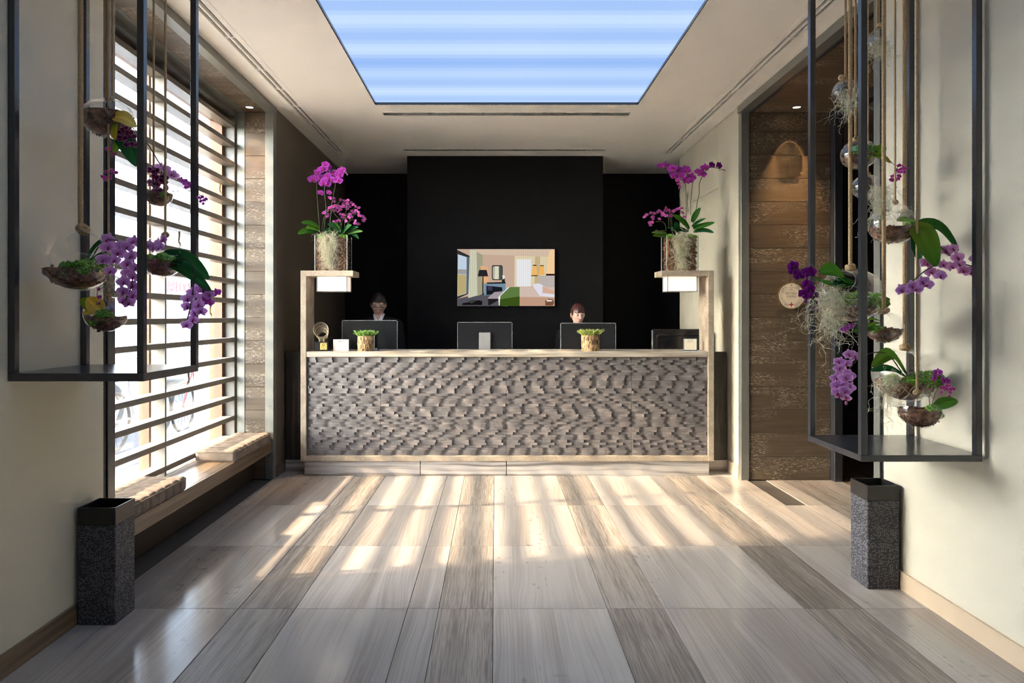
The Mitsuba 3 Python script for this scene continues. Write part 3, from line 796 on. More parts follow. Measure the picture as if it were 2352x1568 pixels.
TVX0, TVX1, TVZ0, TVZ1 = dx(1050, 8.20), dx(1274, 8.20), dz(702.5, 8.20), dz(571.5, 8.20)
PIC = [
    ((200, 172, 152), [(105, 130), (2190, 130), (2190, 1320), (105, 1320)]),
    ((212, 190, 168), [(450, 130), (2190, 130), (2190, 290), (1830, 275), (1340, 262), (650, 250)]),
    ((50, 48, 52), [(105, 150), (105, 200), (375, 275), (380, 1050), (105, 1170)]),
    ((196, 212, 228), [(120, 240), (310, 300), (305, 1060), (110, 1120)]),
    ((160, 158, 158), [(115, 552), (305, 560), (303, 660), (115, 650)]),
    ((188, 172, 122), [(113, 660), (303, 670), (298, 1050), (105, 1120)]),
    ((92, 106, 118), [(312, 290), (365, 305), (340, 1060), (300, 1055)]),
    ((86, 84, 92), [(105, 1170), (340, 1150), (640, 1050), (1100, 1040), (1020, 1320), (105, 1320)]),
    ((205, 205, 180), [(375, 140), (470, 150), (655, 260), (650, 1070), (340, 1155)]),
    ((165, 160, 135), [(520, 190), (655, 260), (650, 1070), (540, 1110)]),
    ((228, 176, 128), [(600, 480), (760, 500), (780, 820), (640, 840)]),
    ((222, 208, 172), [(1335, 272), (2060, 290), (2050, 900), (1328, 915)]),
    ((232, 232, 234), [(1375, 340), (1690, 350), (1680, 915), (1375, 915)]),
    ((198, 178, 138), [(1770, 290), (1880, 290), (1870, 890), (1760, 890)]),
    ((190, 180, 176), [(1850, 690), (2190, 680), (2190, 1010), (1850, 860)]),
    ((242, 186, 104), [(1725, 480), (1800, 480), (1820, 680), (1700, 680)]),
    ((242, 182, 98), [(1880, 480), (1955, 480), (1975, 665), (1850, 680)]),
    ((50, 34, 26), [(1722, 462), (1803, 462), (1803, 482), (1722, 482)]),
    ((50, 34, 26), [(1878, 470), (1958, 470), (1958, 488), (1878, 488)]),
    ((45, 28, 20), [(1692, 678), (1825, 678), (1825, 696), (1692, 696)]),
    ((246, 206, 158), [(2075, 160), (2190, 145), (2190, 650), (2020, 650)]),
    ((40, 26, 20), [(2008, 650), (2190, 650), (2190, 685), (2003, 685)]),
    ((30, 26, 26), [(865, 470), (1055, 470), (1078, 500), (1078, 745), (1050, 778), (870, 778), (848, 745), (848, 500)]),
    ((180, 180, 160), [(885, 490), (1040, 490), (1058, 510), (1058, 740), (1035, 760), (885, 760), (866, 740), (866, 510)]),
    ((222, 218, 196), [(915, 490), (990, 490), (990, 760), (905, 760)]),
    ((70, 90, 84), [(1000, 490), (1040, 490), (1058, 510), (1058, 740), (1035, 760), (1000, 760)]),
    ((40, 38, 44), [(575, 568), (735, 568), (768, 702), (545, 702)]),
    ((28, 22, 22), [(645, 700), (668, 700), (668, 1090), (645, 1090)]),
    ((120, 146, 166), [(680, 855), (1140, 845), (1140, 1080), (680, 1100)]),
    ((26, 28, 34), [(730, 895), (1070, 930), (1070, 1010), (850, 1080), (730, 1090)]),
    ((60, 60, 84), [(755, 905), (858, 905), (858, 995), (755, 995)]),
    ((30, 26, 26), [(740, 830), (1140, 820), (1140, 850), (740, 858)]),
    ((36, 44, 34), [(1060, 770), (1125, 750), (1130, 830), (1060, 830)]),
    ((236, 232, 228), [(1070, 675), (1125, 690), (1120, 745), (1080, 755)]),
    ((166, 156, 160), [(765, 1145), (900, 1030), (1110, 1010), (1010, 1170), (765, 1170)]),
    ((34, 30, 32), [(765, 1170), (1000, 1170), (1000, 1190), (800, 1190), (800, 1305), (770, 1305)]),
    ((212, 190, 178), [(1430, 925), (2190, 925), (2190, 1320), (1430, 1320)]),
    ((196, 156, 132), [(1430, 1130), (2190, 1140), (2190, 1320), (1430, 1320)]),
    ((236, 234, 240), [(985, 1130), (1200, 925), (1250, 925), (1030, 1310), (995, 1310)]),
    ((96, 124, 66), [(1030, 1110), (1230, 925), (1440, 925), (1440, 1320), (1015, 1320)]),
    ((60, 84, 26), [(1020, 1180), (1440, 1120), (1440, 1320), (1015, 1320)]),
    ((226, 224, 234), [(1715, 890), (1790, 850), (1870, 850), (2190, 1040), (2190, 1140), (1870, 1110)]),
    ((214, 176, 152), [(1930, 900), (2190, 1020), (2190, 1075), (1930, 1050)]),
    ((122, 84, 64), [(1990, 1200), (2060, 1170), (2150, 1180), (2180, 1250), (2150, 1310), (1990, 1310)]),
    ((238, 232, 228), [(2015, 1190), (2140, 1200), (2130, 1225), (2020, 1225)]),
    ((22, 20, 22), [(215, 1265), (420, 1260), (560, 1200), (640, 1215), (640, 1300), (215, 1300)]),
    ((60, 64, 66), [(330, 1235), (420, 1190), (530, 1200), (420, 1265)]),
]


def f_picture(p, n, uv):
    x, y = 105 + (p.x - float(TVX0)) / float(TVX1 - TVX0) * 2085, 1320 - (p.z - float(TVZ0)) / float(TVZ1 - TVZ0) * 1190
    c = mi.Color3f(0, 0, 0)
    for col, pts in PIC:
        P = np.array(pts, float)
        if np.sum(P[:, 0] * np.roll(P[:, 1], -1) - P[:, 1] * np.roll(P[:, 0], -1)) < 0:
            P = P[::-1]
        ins = mi.Float(1)
        hull = np.array(Polygon(P).convex_hull.exterior.coords)[:-1]
        if np.sum(hull[:, 0] * np.roll(hull[:, 1], -1) - hull[:, 1] * np.roll(hull[:, 0], -1)) < 0:
            hull = hull[::-1]
        for (ax, ay), (bx_, by) in zip(hull.tolist(), np.roll(hull, -1, 0).tolist()):
            L = math.hypot(bx_ - ax, by - ay) + 1e-9
            s = ((bx_ - ax) * (y - ay) - (by - ay) * (x - ax)) / L
            ins = ins * dr.clip(s / 8 + 0.5, 0, 1)
        c = mi.Color3f(c) * (1 - ins) + mi.Color3f(hx(*col)) * ins
    fold = 1 + 0.10 * dr.sin(x * 0.16) * smoothstep(1330, 1340, x) * smoothstep(2060, 2050, x) * smoothstep(915, 905, y) + 0.10 * dr.sin(x * 0.14) * smoothstep(375, 380, x) * smoothstep(655, 650, x)
    return c * fold * 0.92


tv = thing('wall_screen', 'flat screen on the black wall showing a hotel bedroom with a green bed throw', 'television')
part(tv, 'housing', rbx(TVX0 - .006, TVX1 + .006, 8.205, 8.25, TVZ0 - .012, TVZ1 + .006, .004), 'black_gloss')
part(tv, 'bezel', cat(bx(TVX0 - .004, TVX1 + .004, 8.196, 8.205, TVZ1 - .002, TVZ1 + .005), bx(TVX0 - .004, TVX1 + .004, 8.196, 8.205, TVZ0 - .010, TVZ0), bx(TVX0 - .006, TVX0, 8.196, 8.205, TVZ0 - .01, TVZ1 + .005), bx(TVX1, TVX1 + .006, 8.196, 8.205, TVZ0 - .01, TVZ1 + .005)), 'black_gloss')
part(tv, 'badge', bx((TVX0 + TVX1) / 2 - .014, (TVX0 + TVX1) / 2 + .014, 8.194, 8.196, TVZ0 - .006, TVZ0 - .002), 'silver')
q = [[TVX0, 8.203, TVZ0], [TVX1, 8.203, TVZ0], [TVX1, 8.203, TVZ1], [TVX0, 8.203, TVZ1]]
scene['picture_film'] = {'type': 'principledthin', 'base_color': proc(f_picture), 'roughness': 0.5, 'diff_trans': 2.0, 'spec_trans': 0.0}
part(tv, 'picture', trimesh.Trimesh(q, [[0, 1, 2], [0, 2, 3]], process=False), 'picture_film', label='lit picture of a hotel bedroom')
scene[tv + '__backlight'] = emitter(trimesh.Trimesh(np.array(q) + [0, 0.0015, 0], [[0, 1, 2], [0, 2, 3]], process=False), (1, 1, 1), 'black')
# ------------------------------------------------------------------ monitors, on the lower worktop
pr('monitor_shell', (0.012, 0.013, 0.016), 0.26, spec=0.55)


def monitor(px0, px1, py, lab, group='monitors on the reception worktop'):
    Y = 6.92
    x0, x1, zt = dx(px0, Y), dx(px1, Y), dz(py, Y)
    xc = (x0 + x1) / 2
    zb = zt - .365
    t = thing('monitor', lab, 'monitor', group)
    part(t, 'shell', rbx(x0, x1, Y, Y + .022, zb, zt, .006), 'monitor_shell')
    part(t, 'rim', cat(bx(x0 + .005, x1 - .005, Y - .001, Y + .020, zt - .001, zt + .004), bx(x0 - .003, x0 + .001, Y - .001, Y + .02, zb, zt - .002), bx(x1 - .001, x1 + .003, Y - .001, Y + .02, zb, zt - .002)), 'silver', label='thin silver rim')
    part(t, 'vent_groove', bx(x0 + .035, x1 - .035, Y - .003, Y + .001, zt - .043, zt - .039), 'black')
    part(t, 'stand', cat(rbx(xc - .058, xc + .058, Y - .034, Y - .022, .90, zt - .100, .004), rbx(xc - .11, xc + .11, Y - .07, Y + .10, .90, .910, .003)), 'silver', label='silver stand')
    q = trimesh.Trimesh([[x0 + .008, Y + .0225, zb + .012], [x1 - .008, Y + .0225, zb + .012], [x1 - .008, Y + .0225, zt - .008], [x0 + .008, Y + .0225, zt - .008]], [[0, 2, 1], [0, 3, 2]], process=False)
    scene[t + '__display'] = emitter(q, (0.55, 0.60, 0.68), 'black')


monitor(786, 912, 736, 'computer monitor seen from behind in front of the man in glasses')
monitor(1051, 1176, 740.5, 'computer monitor seen from behind, standing alone at the middle of the desk')
monitor(1288, 1414, 742, 'computer monitor seen from behind in front of the dark-haired woman')
Y = 6.92
t = thing('desk_display', 'black display with a rounded rear ridge at the door end of the desk', 'monitor')
x0, x1, zt = dx(1497, Y), dx(1622, Y), dz(755.5, Y)
part(t, 'shell', rbx(x0, x1, Y, Y + .03, 1.0, zt, .012), 'black_gloss')
rd = [(x0 + .055, Y - .004, 1.0), (x0 + .055, Y - .004, zt - .085), (x0 + .062, Y - .004, zt - .067), (x0 + .08, Y - .004, zt - .06), (x1 - .05, Y - .004, zt - .06)]
part(t, 'ridge', tube(rd, .010, 8), 'black_gloss', 40)
part(t, 'foot', cat(rbx((x0 + x1) / 2 - .1, (x0 + x1) / 2 + .1, Y - .06, Y + .1, .90, .912, .003), rbx((x0 + x1) / 2 - .03, (x0 + x1) / 2 + .03, Y - .012, Y + .004, .91, 1.1, .003)), 'black')

# ------------------------------------------------------------------ things on the counter
def flat_text(s, h, x, y, z, align='c', bold=False, depth=.0006):
    """Lettering in the xz plane facing -y, its cap height h, baseline z."""
    m = meshkit.text_mesh(s, h, depth, bold=bold)
    v = np.array(m.vertices)
    w = v[:, 0].max() - v[:, 0].min()
    v[:, 0] += -v[:, 0].min() + x - {'c': w / 2, 'l': 0, 'r': w}[align]
    m.vertices = np.stack([v[:, 0], y - v[:, 2], z + v[:, 1]], 1)
    return m


YC = 6.50
ZK = ZC1
t = thing('ring_award', 'award of stacked gold wire rings on a black block with a gold plate', 'trophy')
xc = dx(741, YC)
part(t, 'base', rbx(xc - .066, xc + .066, YC - .045, YC + .045, ZK, ZK + .088, .003), 'black_gloss')
part(t, 'plate', bx(xc - .012, xc + .052, YC - .0475, YC - .045, ZK + .014, ZK + .078), 'gold')
tx = flat_text('O', .022, xc + .020, YC - .0475, ZK + .050, bold=True)
part(t, 'engraving', cat(tx, flat_text('AWARD', .008, xc + .020, YC - .0475, ZK + .034), bx(xc + .002, xc + .038, YC - .0482, YC - .0475, ZK + .024, ZK + .026)), 'black')
pr('pale_gold', (0.78, 0.65, 0.45), 0.3, metal=0.85)
for k in range(8):
    R = .070 - .0035 * k
    m = ring((0, 0, 0), R, .0018, 1, 44, 6)
    part(t, 'ring', move(m, (xc - .008 + .002 * (k % 3), YC - .035 + .010 * k, ZK + .092 + R + .040 - .0062 * k), rx=-10 + 4 * (k % 2), rz=10 - 3 * k), 'pale_gold', True)
part(t, 'support', bx(xc + .018, xc + .022, YC - .032, YC + .02, ZK + .088, ZK + .128), 'pale_gold')
part(t, 'support', bx(xc - .03, xc - .026, YC - .02, YC + .02, ZK + .088, ZK + .12), 'pale_gold')

pr('card', (0.70, 0.635, 0.58), 0.5)
pr('ink', (0.05, 0.045, 0.045), 0.6)
pr('ink_soft', (0.30, 0.27, 0.25), 0.6)
t = thing('counter_sign', 'square beige counter sign with dark lettering beside the ring award', 'sign')
x0, x1, zt = dx(765, YC), dx(801, YC), dz(779, YC)
xc = (x0 + x1) / 2
part(t, 'plaque', rbx(x0, x1, YC, YC + .012, ZK, zt, .002), 'card')
part(t, 'lettering', cat(flat_text('I PREFER', .0125, xc, YC, zt - .026, bold=True), flat_text('HOTEL REWARDS', .0042, xc, YC, zt - .036), bx(xc - .052, xc - .018, YC - .0006, YC, zt - .0505, zt - .0495), bx(xc + .018, xc + .052, YC - .0006, YC, zt - .0505, zt - .0495)), 'ink')
part(t, 'lettering', cat(flat_text('BEYOND', .0135, xc, YC, zt - .078), flat_text('GREEN', .0135, xc, YC, zt - .098)), 'ink_soft')
for xx in (x0 + .012, x1 - .012):
    part(t, 'screw', bx(xx - .002, xx + .002, YC - .001, YC, ZK + .008, ZK + .012), 'gold')

pr('cream_card', (0.80, 0.74, 0.58), 0.5)
pr('blue_acrylic', (0.05, 0.085, 0.15), 0.2)
t = thing('menu_card', 'small cream printed card in a dark blue holder by the desk post', 'sign')
x0, x1, zt = dx(1570, YC), dx(1602, YC), dz(777, YC)
xc = (x0 + x1) / 2
part(t, 'holder', rbx(x0, x1, YC, YC + .010, ZK, zt, .003), 'blue_acrylic')
part(t, 'card', bx(x0 + .007, x1 - .009, YC - .001, YC, ZK + .010, zt - .006), 'cream_card')
part(t, 'lettering', cat(flat_text('MILAN', .0095, xc, YC - .001, zt - .022, bold=True), *[bx(xc - .038, xc + .036, YC - .0016, YC - .001, zt - .030 - k * .006, zt - .0285 - k * .006) for k in range(2)], bx(xc - .042, xc + .042, YC - .0016, YC - .001, ZK + .026, ZK + .0275)), 'ink_soft')
part(t, 'foot', bx(x0 + .002, x1 - .002, YC, YC + .05, ZK, ZK + .004), 'blue_acrylic')

t = thing('desk_gadget', 'tiny white and blue office gadget beside the birch-bark pot', 'gadget')
x0 = dx(860, 6.6)
part(t, 'body', rbx(x0, x0 + .030, 6.58, 6.61, ZK, ZK + .022, .004), 'white_plastic')
part(t, 'clip', rbx(x0 + .034, x0 + .048, 6.58, 6.60, ZK, ZK + .018, .003), 'blue_acrylic')


def succulent(px, py0, rx_, tall, lab, tone, seed):
    g = np.random.default_rng(seed)
    xc = dx(px, 6.52)
    R, h = rx_ * 6.52 / FOC, tall
    t = thing('bark_pot', lab[0], 'plant pot', 'bark pots on the counter')
    a = np.linspace(0, 2 * np.pi, 49)[:-1]
    prof = []
    zs = np.linspace(0, h, 14)
    v = []
    for z in zs:
        rr = R * (1 + .05 * (meshkit.noise(np.stack([np.cos(a) * 3 + 9, np.sin(a) * 3 + 9, np.full(48, z * 40)], 1), seed) - .5) * 2 + .03 * (meshkit.noise(np.stack([np.cos(a) * 14 + 9, np.sin(a) * 14 + 9, np.full(48, z * 25)], 1), seed + 1) - .5))
        v.append(np.stack([xc + rr * np.cos(a), 6.52 + rr * np.sin(a), np.full(48, ZK + z)], 1))
    for rr, z in ((.86, h), (.84, h - .03), (.001, h - .03)):
        v.append(np.stack([xc + R * rr * np.cos(a), 6.52 + R * rr * np.sin(a), np.full(48, ZK + z)], 1))
    part(t, 'pot', trimesh.Trimesh(np.vstack(v), grid_faces(len(v), 48, True)[:, ::-1] * 1, process=False), 'pot_bark', 45)
    part(t, 'soil', move(lathe([(.001, .004), (R * .5, .003), (R * .84, 0)], 24), (xc, 6.52, ZK + h - .02)), 'bark')
    p = thing('succulent', lab[1], 'plant', 'succulents in the bark pots')
    ms, cs = [], []
    for k in range(210):
        an, rad = g.uniform(0, 2 * np.pi), R * .85 * math.sqrt(g.uniform(0, 1))
        b = np.array([xc + rad * math.cos(an), 6.52 + rad * math.sin(an), ZK + h - .022])
        out = np.array([math.cos(an), math.sin(an) * .8, 0]) * rad / R
        L = g.uniform(.035, .085)
        tip = b + out * L * .8 + [g.normal(0, .012), g.normal(0, .012), L * .85]
        pts = spline([b, (b + tip) / 2 + [0, 0, .012], tip], 6)
        ms.append(tube(pts, np.array([.0012, .0017, .0020, .0022, .0020, .0010]), 5))
        for _ in range(4):
            j = g.integers(2, 6)
            d = g.normal(0, 1, 3); d[2] = abs(d[2]); d /= np.linalg.norm(d)
            ms.append(tube([pts[j], pts[j] + d * .008, pts[j] + d * .014], np.array([.0012, .0030, .0008]), 4))
        for m in ms[len(cs):]:
            cs.append(np.clip(np.array(tone) * g.uniform(.45, 1.35), 0, 1))
    col = np.vstack([np.tile(c, (len(m.vertices), 1)) for c, m in zip(cs, ms)])
    part(p, 'shoots', cat(*ms), 'vcol', True, kind='stuff', color=col)


succulent(840, 807, 18.5, .142, ('pale birch-bark pot in front of the monitor of the man', 'bright green succulent growing in the pale birch-bark pot'), (.26, .46, .10), 5)
succulent(1356, 807, 20.5, .150, ('brown oak-bark pot in front of the monitor of the woman', 'yellow-green succulent growing in the brown bark pot'), (.40, .47, .12), 6)

# ------------------------------------------------------------------ round sign on the panelling
sx, sz, SR = (1815 - CX) * 6.235 / FOC, EYE + (725 - 679.5) * 6.235 / FOC, 30.5 * 6.235 / FOC
t = thing('round_sign', 'round gold-rimmed sign with lettering on the dark wood panelling', 'sign')
pr('sign_face', (0.74, 0.64, 0.48), 0.35)
part(t, 'disc', move(lathe([(.001, 0), (SR - .004, 0), (SR, .004), (SR, .014), (.001, .014)], 64), (sx, 6.224, sz), rx=90), 'gold', 40)
part(t, 'face', move(lathe([(.0005, 0), (SR * .955, 0)], 64), (sx, 6.2095, sz), rx=90), 'sign_face')
YS = 6.2095
part(t, 'ring_line', cat(ring((sx, YS, sz), SR * .92, .0012, 1, 64, 4), ring((sx, YS, sz), SR * .66, .0012, 1, 64, 4)), 'ink')
part(t, 'lettering', cat(flat_text('BEYOND', .019, sx, YS, sz + .012), flat_text('GREEN', .019, sx, YS, sz - .016), bx(sx - .045, sx + .045, YS - .0006, YS, sz + .040, sz + .0415), bx(sx - .045, sx + .045, YS - .0006, YS, sz - .030, sz - .0285), ring((sx - .007, YS, sz + .058), .006, .001, 1, 16, 4), ring((sx + .007, YS, sz + .058), .006, .001, 1, 16, 4)), 'ink')
circ = []
for word, a0, a1 in (("PLANET EARTH'S MOST", 118, 257), ('SUSTAINABLE HOTELS', 285, 424)):
    for i, ch in enumerate(word):
        if ch == ' ':
            continue
        an = math.radians(a0 + (a1 - a0) * (i + .5) / len(word))
        m = meshkit.text_mesh(ch, .0125, .0006, bold=True)
        v = np.array(m.vertices)
        v[:, 0] -= (v[:, 0].max() + v[:, 0].min()) / 2
        v[:, 1] -= .006
        rr = SR * .79
        # letters stand upright along the lower half, reading left to right around the bottom
        ca, sa = math.cos(an), math.sin(an)
        ex, ez = np.array([-sa, ca]), np.array([-ca, -sa])
        P = np.array([ca * rr, sa * rr]) + v[:, :1] * ex + v[:, 1:2] * ez
        m.vertices = np.stack([sx + P[:, 0], YS - v[:, 2], sz + P[:, 1]], 1)
        circ.append(m)
circ.append(move(prism([(0, .008), (.003, .003), (.008, 0), (.003, -.003), (0, -.008), (-.003, -.003), (-.008, 0), (-.003, .003)], 0, .0006), (sx, YS, sz + SR * .79), rx=90))
part(t, 'rim_lettering', cat(*circ), 'ink')
st = [(0, .026), (.007, .007), (.026, 0), (.007, -.007), (0, -.026), (-.007, -.007), (-.026, 0), (-.007, .007)]
part(t, 'red_star', move(prism(st, 0, .0008), (sx, YS, sz - SR * .66), rx=90), 'red_paint')

# ------------------------------------------------------------------ recessed downlights
for px, py, zc, lab, pw, down in ((573, 246, 3.37, 'small round downlight in the soffit of the window niche', 10.0, 1), (1830, 246, 3.36, 'small round downlight in the wood soffit above the round sign', 22.0, 1)):
    Yd = FOC * (zc - EYE) / (CY - py)
    xd = (px - CX) * Yd / FOC
    t = thing('downlight', lab, 'ceiling light')
    part(t, 'rim', move(lathe([(.034, .004), (.034, -.003), (.044, -.003), (.046, .001)], 32), (xd, Yd, zc)), 'charcoal_metal')
    scene[t + '__lens'] = emitter(move(lathe([(.0005, 0), (.034, 0)], 24), (xd, Yd, zc - .0006), rx=180), (9.0, 6.2, 3.2))
    scene[t + '__beam'] = {'type': 'spot', 'to_world': T4().look_at(origin=[xd, Yd, zc - .01], target=[xd, Yd + .10, 2.4], up=[0, 1, 0]), 'intensity': tex((pw * UNIT, pw * .62 * UNIT, pw * .30 * UNIT)), 'cutoff_angle': 26.0, 'beam_width': 5.0}

# ------------------------------------------------------------------ bins
for x0, x1, y0, y1, lab in ((-2.027, -1.843, 3.31, 3.49, 'tall square woven dark bin with a black collar against the wall before the bench'), (2.042, 2.218, 3.745, 3.925, 'tall square woven grey bin with a black collar at the edge of the sunlit wall')):
    t = thing('waste_bin', lab, 'bin', 'woven square bins')
    zt, zc = .569, .484
    part(t, 'woven_body', rbx(x0, x1, y0, y1, 0, zc, .004), 'weave')
    w = .006
    o = .001
    part(t, 'collar', cat(rbx(x0 - o, x1 + o, y0 - o, y0 + w, zc, zt, .0015), rbx(x0 - o, x1 + o, y1 - w, y1 + o, zc, zt, .0015), rbx(x0 - o, x0 + w, y0, y1, zc, zt, .0015), rbx(x1 - w, x1 + o, y0, y1, zc, zt, .0015)), 'black', label='black metal collar')
    part(t, 'liner', bx(x0 + w, x1 - w, y0 + w, y1 - w, zc, zc + .002), 'black')
# ------------------------------------------------------------------ plants: petals, leaves, mosses, bark
def petal(L, W, cup, tipw=.75, n=7, m=5, curl=0.0):
    """One petal from the origin along +z, facing -y: (vertices, faces, u along it, v across it)."""
    u = np.linspace(0, 1, n)
    v = np.linspace(-1, 1, m)
    U, V = np.meshgrid(u, v, indexing='ij')
    w = W * np.sin(np.pi * np.clip(U, 0, 1) ** tipw * .985 + .02) ** .62
    w[0] *= .5
    x = V * w
    z = U * L
    y = cup * L * (V ** 2 * .35 + (U - .5) ** 2 * .5 - .12) - curl * L * U ** 2
    return np.stack([x, y, z], -1).reshape(-1, 3), grid_faces(n, m, False), U.ravel(), V.ravel()


def flower(kind, seed):
    """A moth orchid bloom about 1 across, facing -y: (mesh, colours, lip mesh)."""
    g = np.random.default_rng(seed)
    a, b, edge, vein = PAL[kind]
    ms, cs = [], []
    for ang, L, W, front in ((0, .50, .17, 0), (128, .46, .15, 0), (-128, .46, .15, 0), (76, .53, .285, 1), (-76, .53, .285, 1)):
        v, f, U, V = petal(L, W, g.uniform(-.30, .25), .72, curl=g.uniform(-.12, .22))
        m = trimesh.Trimesh(v, f, process=False)
        m = move(m, (0, -.02 * front, 0), ry=ang + g.uniform(-7, 7), rx=g.uniform(-8, 8))
        c = np.array(a) * (1 - U[:, None]) + np.array(b) * U[:, None]
        st = .5 + .5 * np.cos(V * 9)
        c = c * (1 - vein * .35 * st[:, None] * (1 - U[:, None] * .5))
        ed = np.clip((np.maximum(np.abs(V), np.where(U > .9, 1, 0)) - .72) / .28, 0, 1)[:, None] * (edge is not None)
        if edge is not None:
            c = c * (1 - ed) + np.array(edge) * ed
        ms.append(m)
        cs.append(c)
    lip = cat(blob((0, -.07, -.05), .075, 2, .2, 20, (1, .9, .8), seed), blob((0, -.13, -.13), .07, 2, .3, 20, (1.2, .6, 1.1), seed + 1), blob((0, -.05, .03), .045, 1, .1, 10))
    return cat(*ms), np.clip(np.vstack(cs), 0, 1), lip


PAL = {
    'lilac': ((.52, .18, .60), (.74, .40, .86), (.82, .55, .90), .35),
    'pink': ((.60, .20, .56), (.82, .44, .80), (.88, .60, .86), .5),
    'magenta': ((.52, .045, .46), (.44, .045, .50), (.60, .16, .64), .5),
    'mini': ((.42, .012, .24), (.47, .03, .36), (.80, .40, .72), .3),
    'miniviolet': ((.30, .02, .30), (.36, .06, .42), (.52, .18, .58), .3),
    'dark': ((.10, .006, .05), (.15, .01, .085), (.62, .34, .52), .5),
    'violet': ((.13, .010, .17), (.19, .014, .23), None, .4),
}
LIPC = {'lilac': (.22, .012, .10), 'pink': (.26, .012, .07), 'magenta': (.30, .02, .06), 'dark': (.30, .02, .10), 'violet': (.10, .01, .10)}
pr('lip', {'type': 'mesh_attribute', 'name': 'vertex_color'}, 0.45)
BLOOM = {}
for kd in PAL:
    BLOOM[kd] = []
    for i in range(4 if kd in LIPC else 3):
        m, c, lp = flower(kd, 11 + i)
        if kd in LIPC:
            lc = np.tile(LIPC[kd], (len(lp.vertices), 1))
            BLOOM[kd].append((mikit.ply(m, 'petal', smooth=True, color=c), mikit.ply(lp, 'lip', smooth=True, color=lc)))
        else:
            lc = np.tile((.62, .16, .30), (len(lp.vertices), 1))
            BLOOM[kd].append((mikit.ply(cat(m, lp), 'petal', smooth=True, color=np.vstack([c, lc])), None))
BUD = {k: mikit.ply(blob((0, 0, 0), .5, 2, .1, 8, (.8, .8, 1.15), 3), 'lip', smooth=True, color=np.tile(c, (162, 1))) for k, c in (('violet', (.13, .02, .10)), ('pink', (.34, .10, .26)), ('green', (.30, .36, .20)))}
gf = np.random.default_rng(21)


def bloom(o, kind, pos, size, yaw=None, pitch=None, roll=None):
    k = int(gf.integers(len(BLOOM[kind])))
    yaw = gf.uniform(-45, 45) if yaw is None else yaw + gf.uniform(-14, 14)
    pitch = gf.uniform(-25, 25) if pitch is None else pitch + gf.uniform(-12, 12)
    roll = gf.uniform(-22, 22) if roll is None else roll
    W = T4().translate([float(x) for x in pos]).rotate([0, 0, 1], float(yaw)).rotate([1, 0, 0], float(pitch)).rotate([0, 1, 0], float(roll)).scale(float(size))
    fl_, lp = BLOOM[kind][k]
    key = part(o, 'flower', fl_, None, world=W)
    if lp is not None:
        scene[key + '__lip'] = {**lp, 'to_world': W}


def bud(o, kind, pos, size):
    part(o, 'bud', BUD[kind], None, world=T4().translate([float(x) for x in pos]).scale(float(size)))


GREEN, LIME, YELLOW, DEEP = (.045, .145, .018), (.16, .30, .03), (.62, .46, .06), (.018, .085, .028)


def leaf(o, p0, p1, width, sag=.0, col=GREEN, roll=0.0, col2=None, shape=.85):
    """A strap leaf from p0 to p1 with a fold along its midrib, bending by sag."""
    p0, p1 = np.asarray(p0, float), np.asarray(p1, float)
    L = np.linalg.norm(p1 - p0)
    mid = (p0 + p1) / 2 + [0, 0, sag * L]
    n, m = 14, 7
    p = spline([p0, mid, p1], n)
    t = np.gradient(p, axis=0)
    t /= np.linalg.norm(t, axis=1, keepdims=True)
    side = np.cross(t, [0, 0, 1.0])
    ln = np.linalg.norm(side, axis=1, keepdims=True)
    side = np.where(ln > .15, side / np.maximum(ln, 1e-9), np.cross(t, [0, -1.0, 0]))
    up = np.cross(side, t)
    a = math.radians((abs(roll) + 30) * (-1 if p1[0] > p0[0] else 1))
    side, up = side * math.cos(a) + up * math.sin(a), up * math.cos(a) - side * math.sin(a)
    u = np.linspace(0, 1, n)
    w = width * .5 * (np.sin(np.pi * np.clip(u * .93 + .06, 0, 1) ** shape)) ** .55
    v = np.linspace(-1, 1, m)
    V = p[:, None] + side[:, None] * (v[None, :, None] * w[:, None, None]) + up[:, None] * ((np.abs(v)[None, :, None] ** 1.3) * .38 * w[:, None, None])
    c0 = np.array(col)
    c1 = np.array(col2 if col2 is not None else col) * 1.25
    C = c0 * (1 - u[:, None, None]) + c1 * u[:, None, None] + 0 * v[None, :, None]
    C = C * (1 + .35 * np.exp(-(v[None, :, None] / .18) ** 2))
    part(o, 'leaf', trimesh.Trimesh(V.reshape(-1, 3), grid_faces(n, m, False), process=False), 'leaf', True, color=np.clip(C.reshape(-1, 3), 0, 1))


pr('stem_green', (.075, .085, .03), 0.5)
pr('stem_dark', (.035, .028, .014), 0.5)


def stem(o, pts, r=.0026, mat='stem_dark'):
    part(o, 'stem', tube(pts, r, 6, n=max(8, 6 * len(pts))), mat, True)


def orchid(name, lab, group=None):
    return thing(name, lab, 'orchid', group)


def spanish(t, c, spread, length, n, seed, r=.0011, up=.0, lean=(0, 0)):
    """A hanging tuft of curly grey strands."""
    g = np.random.default_rng(seed)
    ms = []
    k = 22
    for _ in range(n):
        p = np.array(c) + g.normal(0, 1, 3) * np.asarray(spread)
        L = length * g.uniform(.35, 1.0)
        d = np.array([g.normal(lean[0], .35), g.normal(lean[1], .35), -1 + g.uniform(0, up + .01)])
        d /= np.linalg.norm(d)
        ax = g.normal(0, 1, 3)
        pts = [p]
        cur = d.copy()
        for j in range(k):
            cur = cur + g.normal(0, .42, 3) + np.array([0, 0, -.10])
            if g.uniform() < .12:
                cur += g.normal(0, .9, 3)
            cur /= np.linalg.norm(cur)
            pts.append(pts[-1] + cur * L / k * 1.5)
        ms.append(tube(pts, np.linspace(r, r * .6, k + 1), 3, caps=False))
    part(t, 'spanish_moss', cat(*ms), 'spanish_moss', True, kind='stuff')


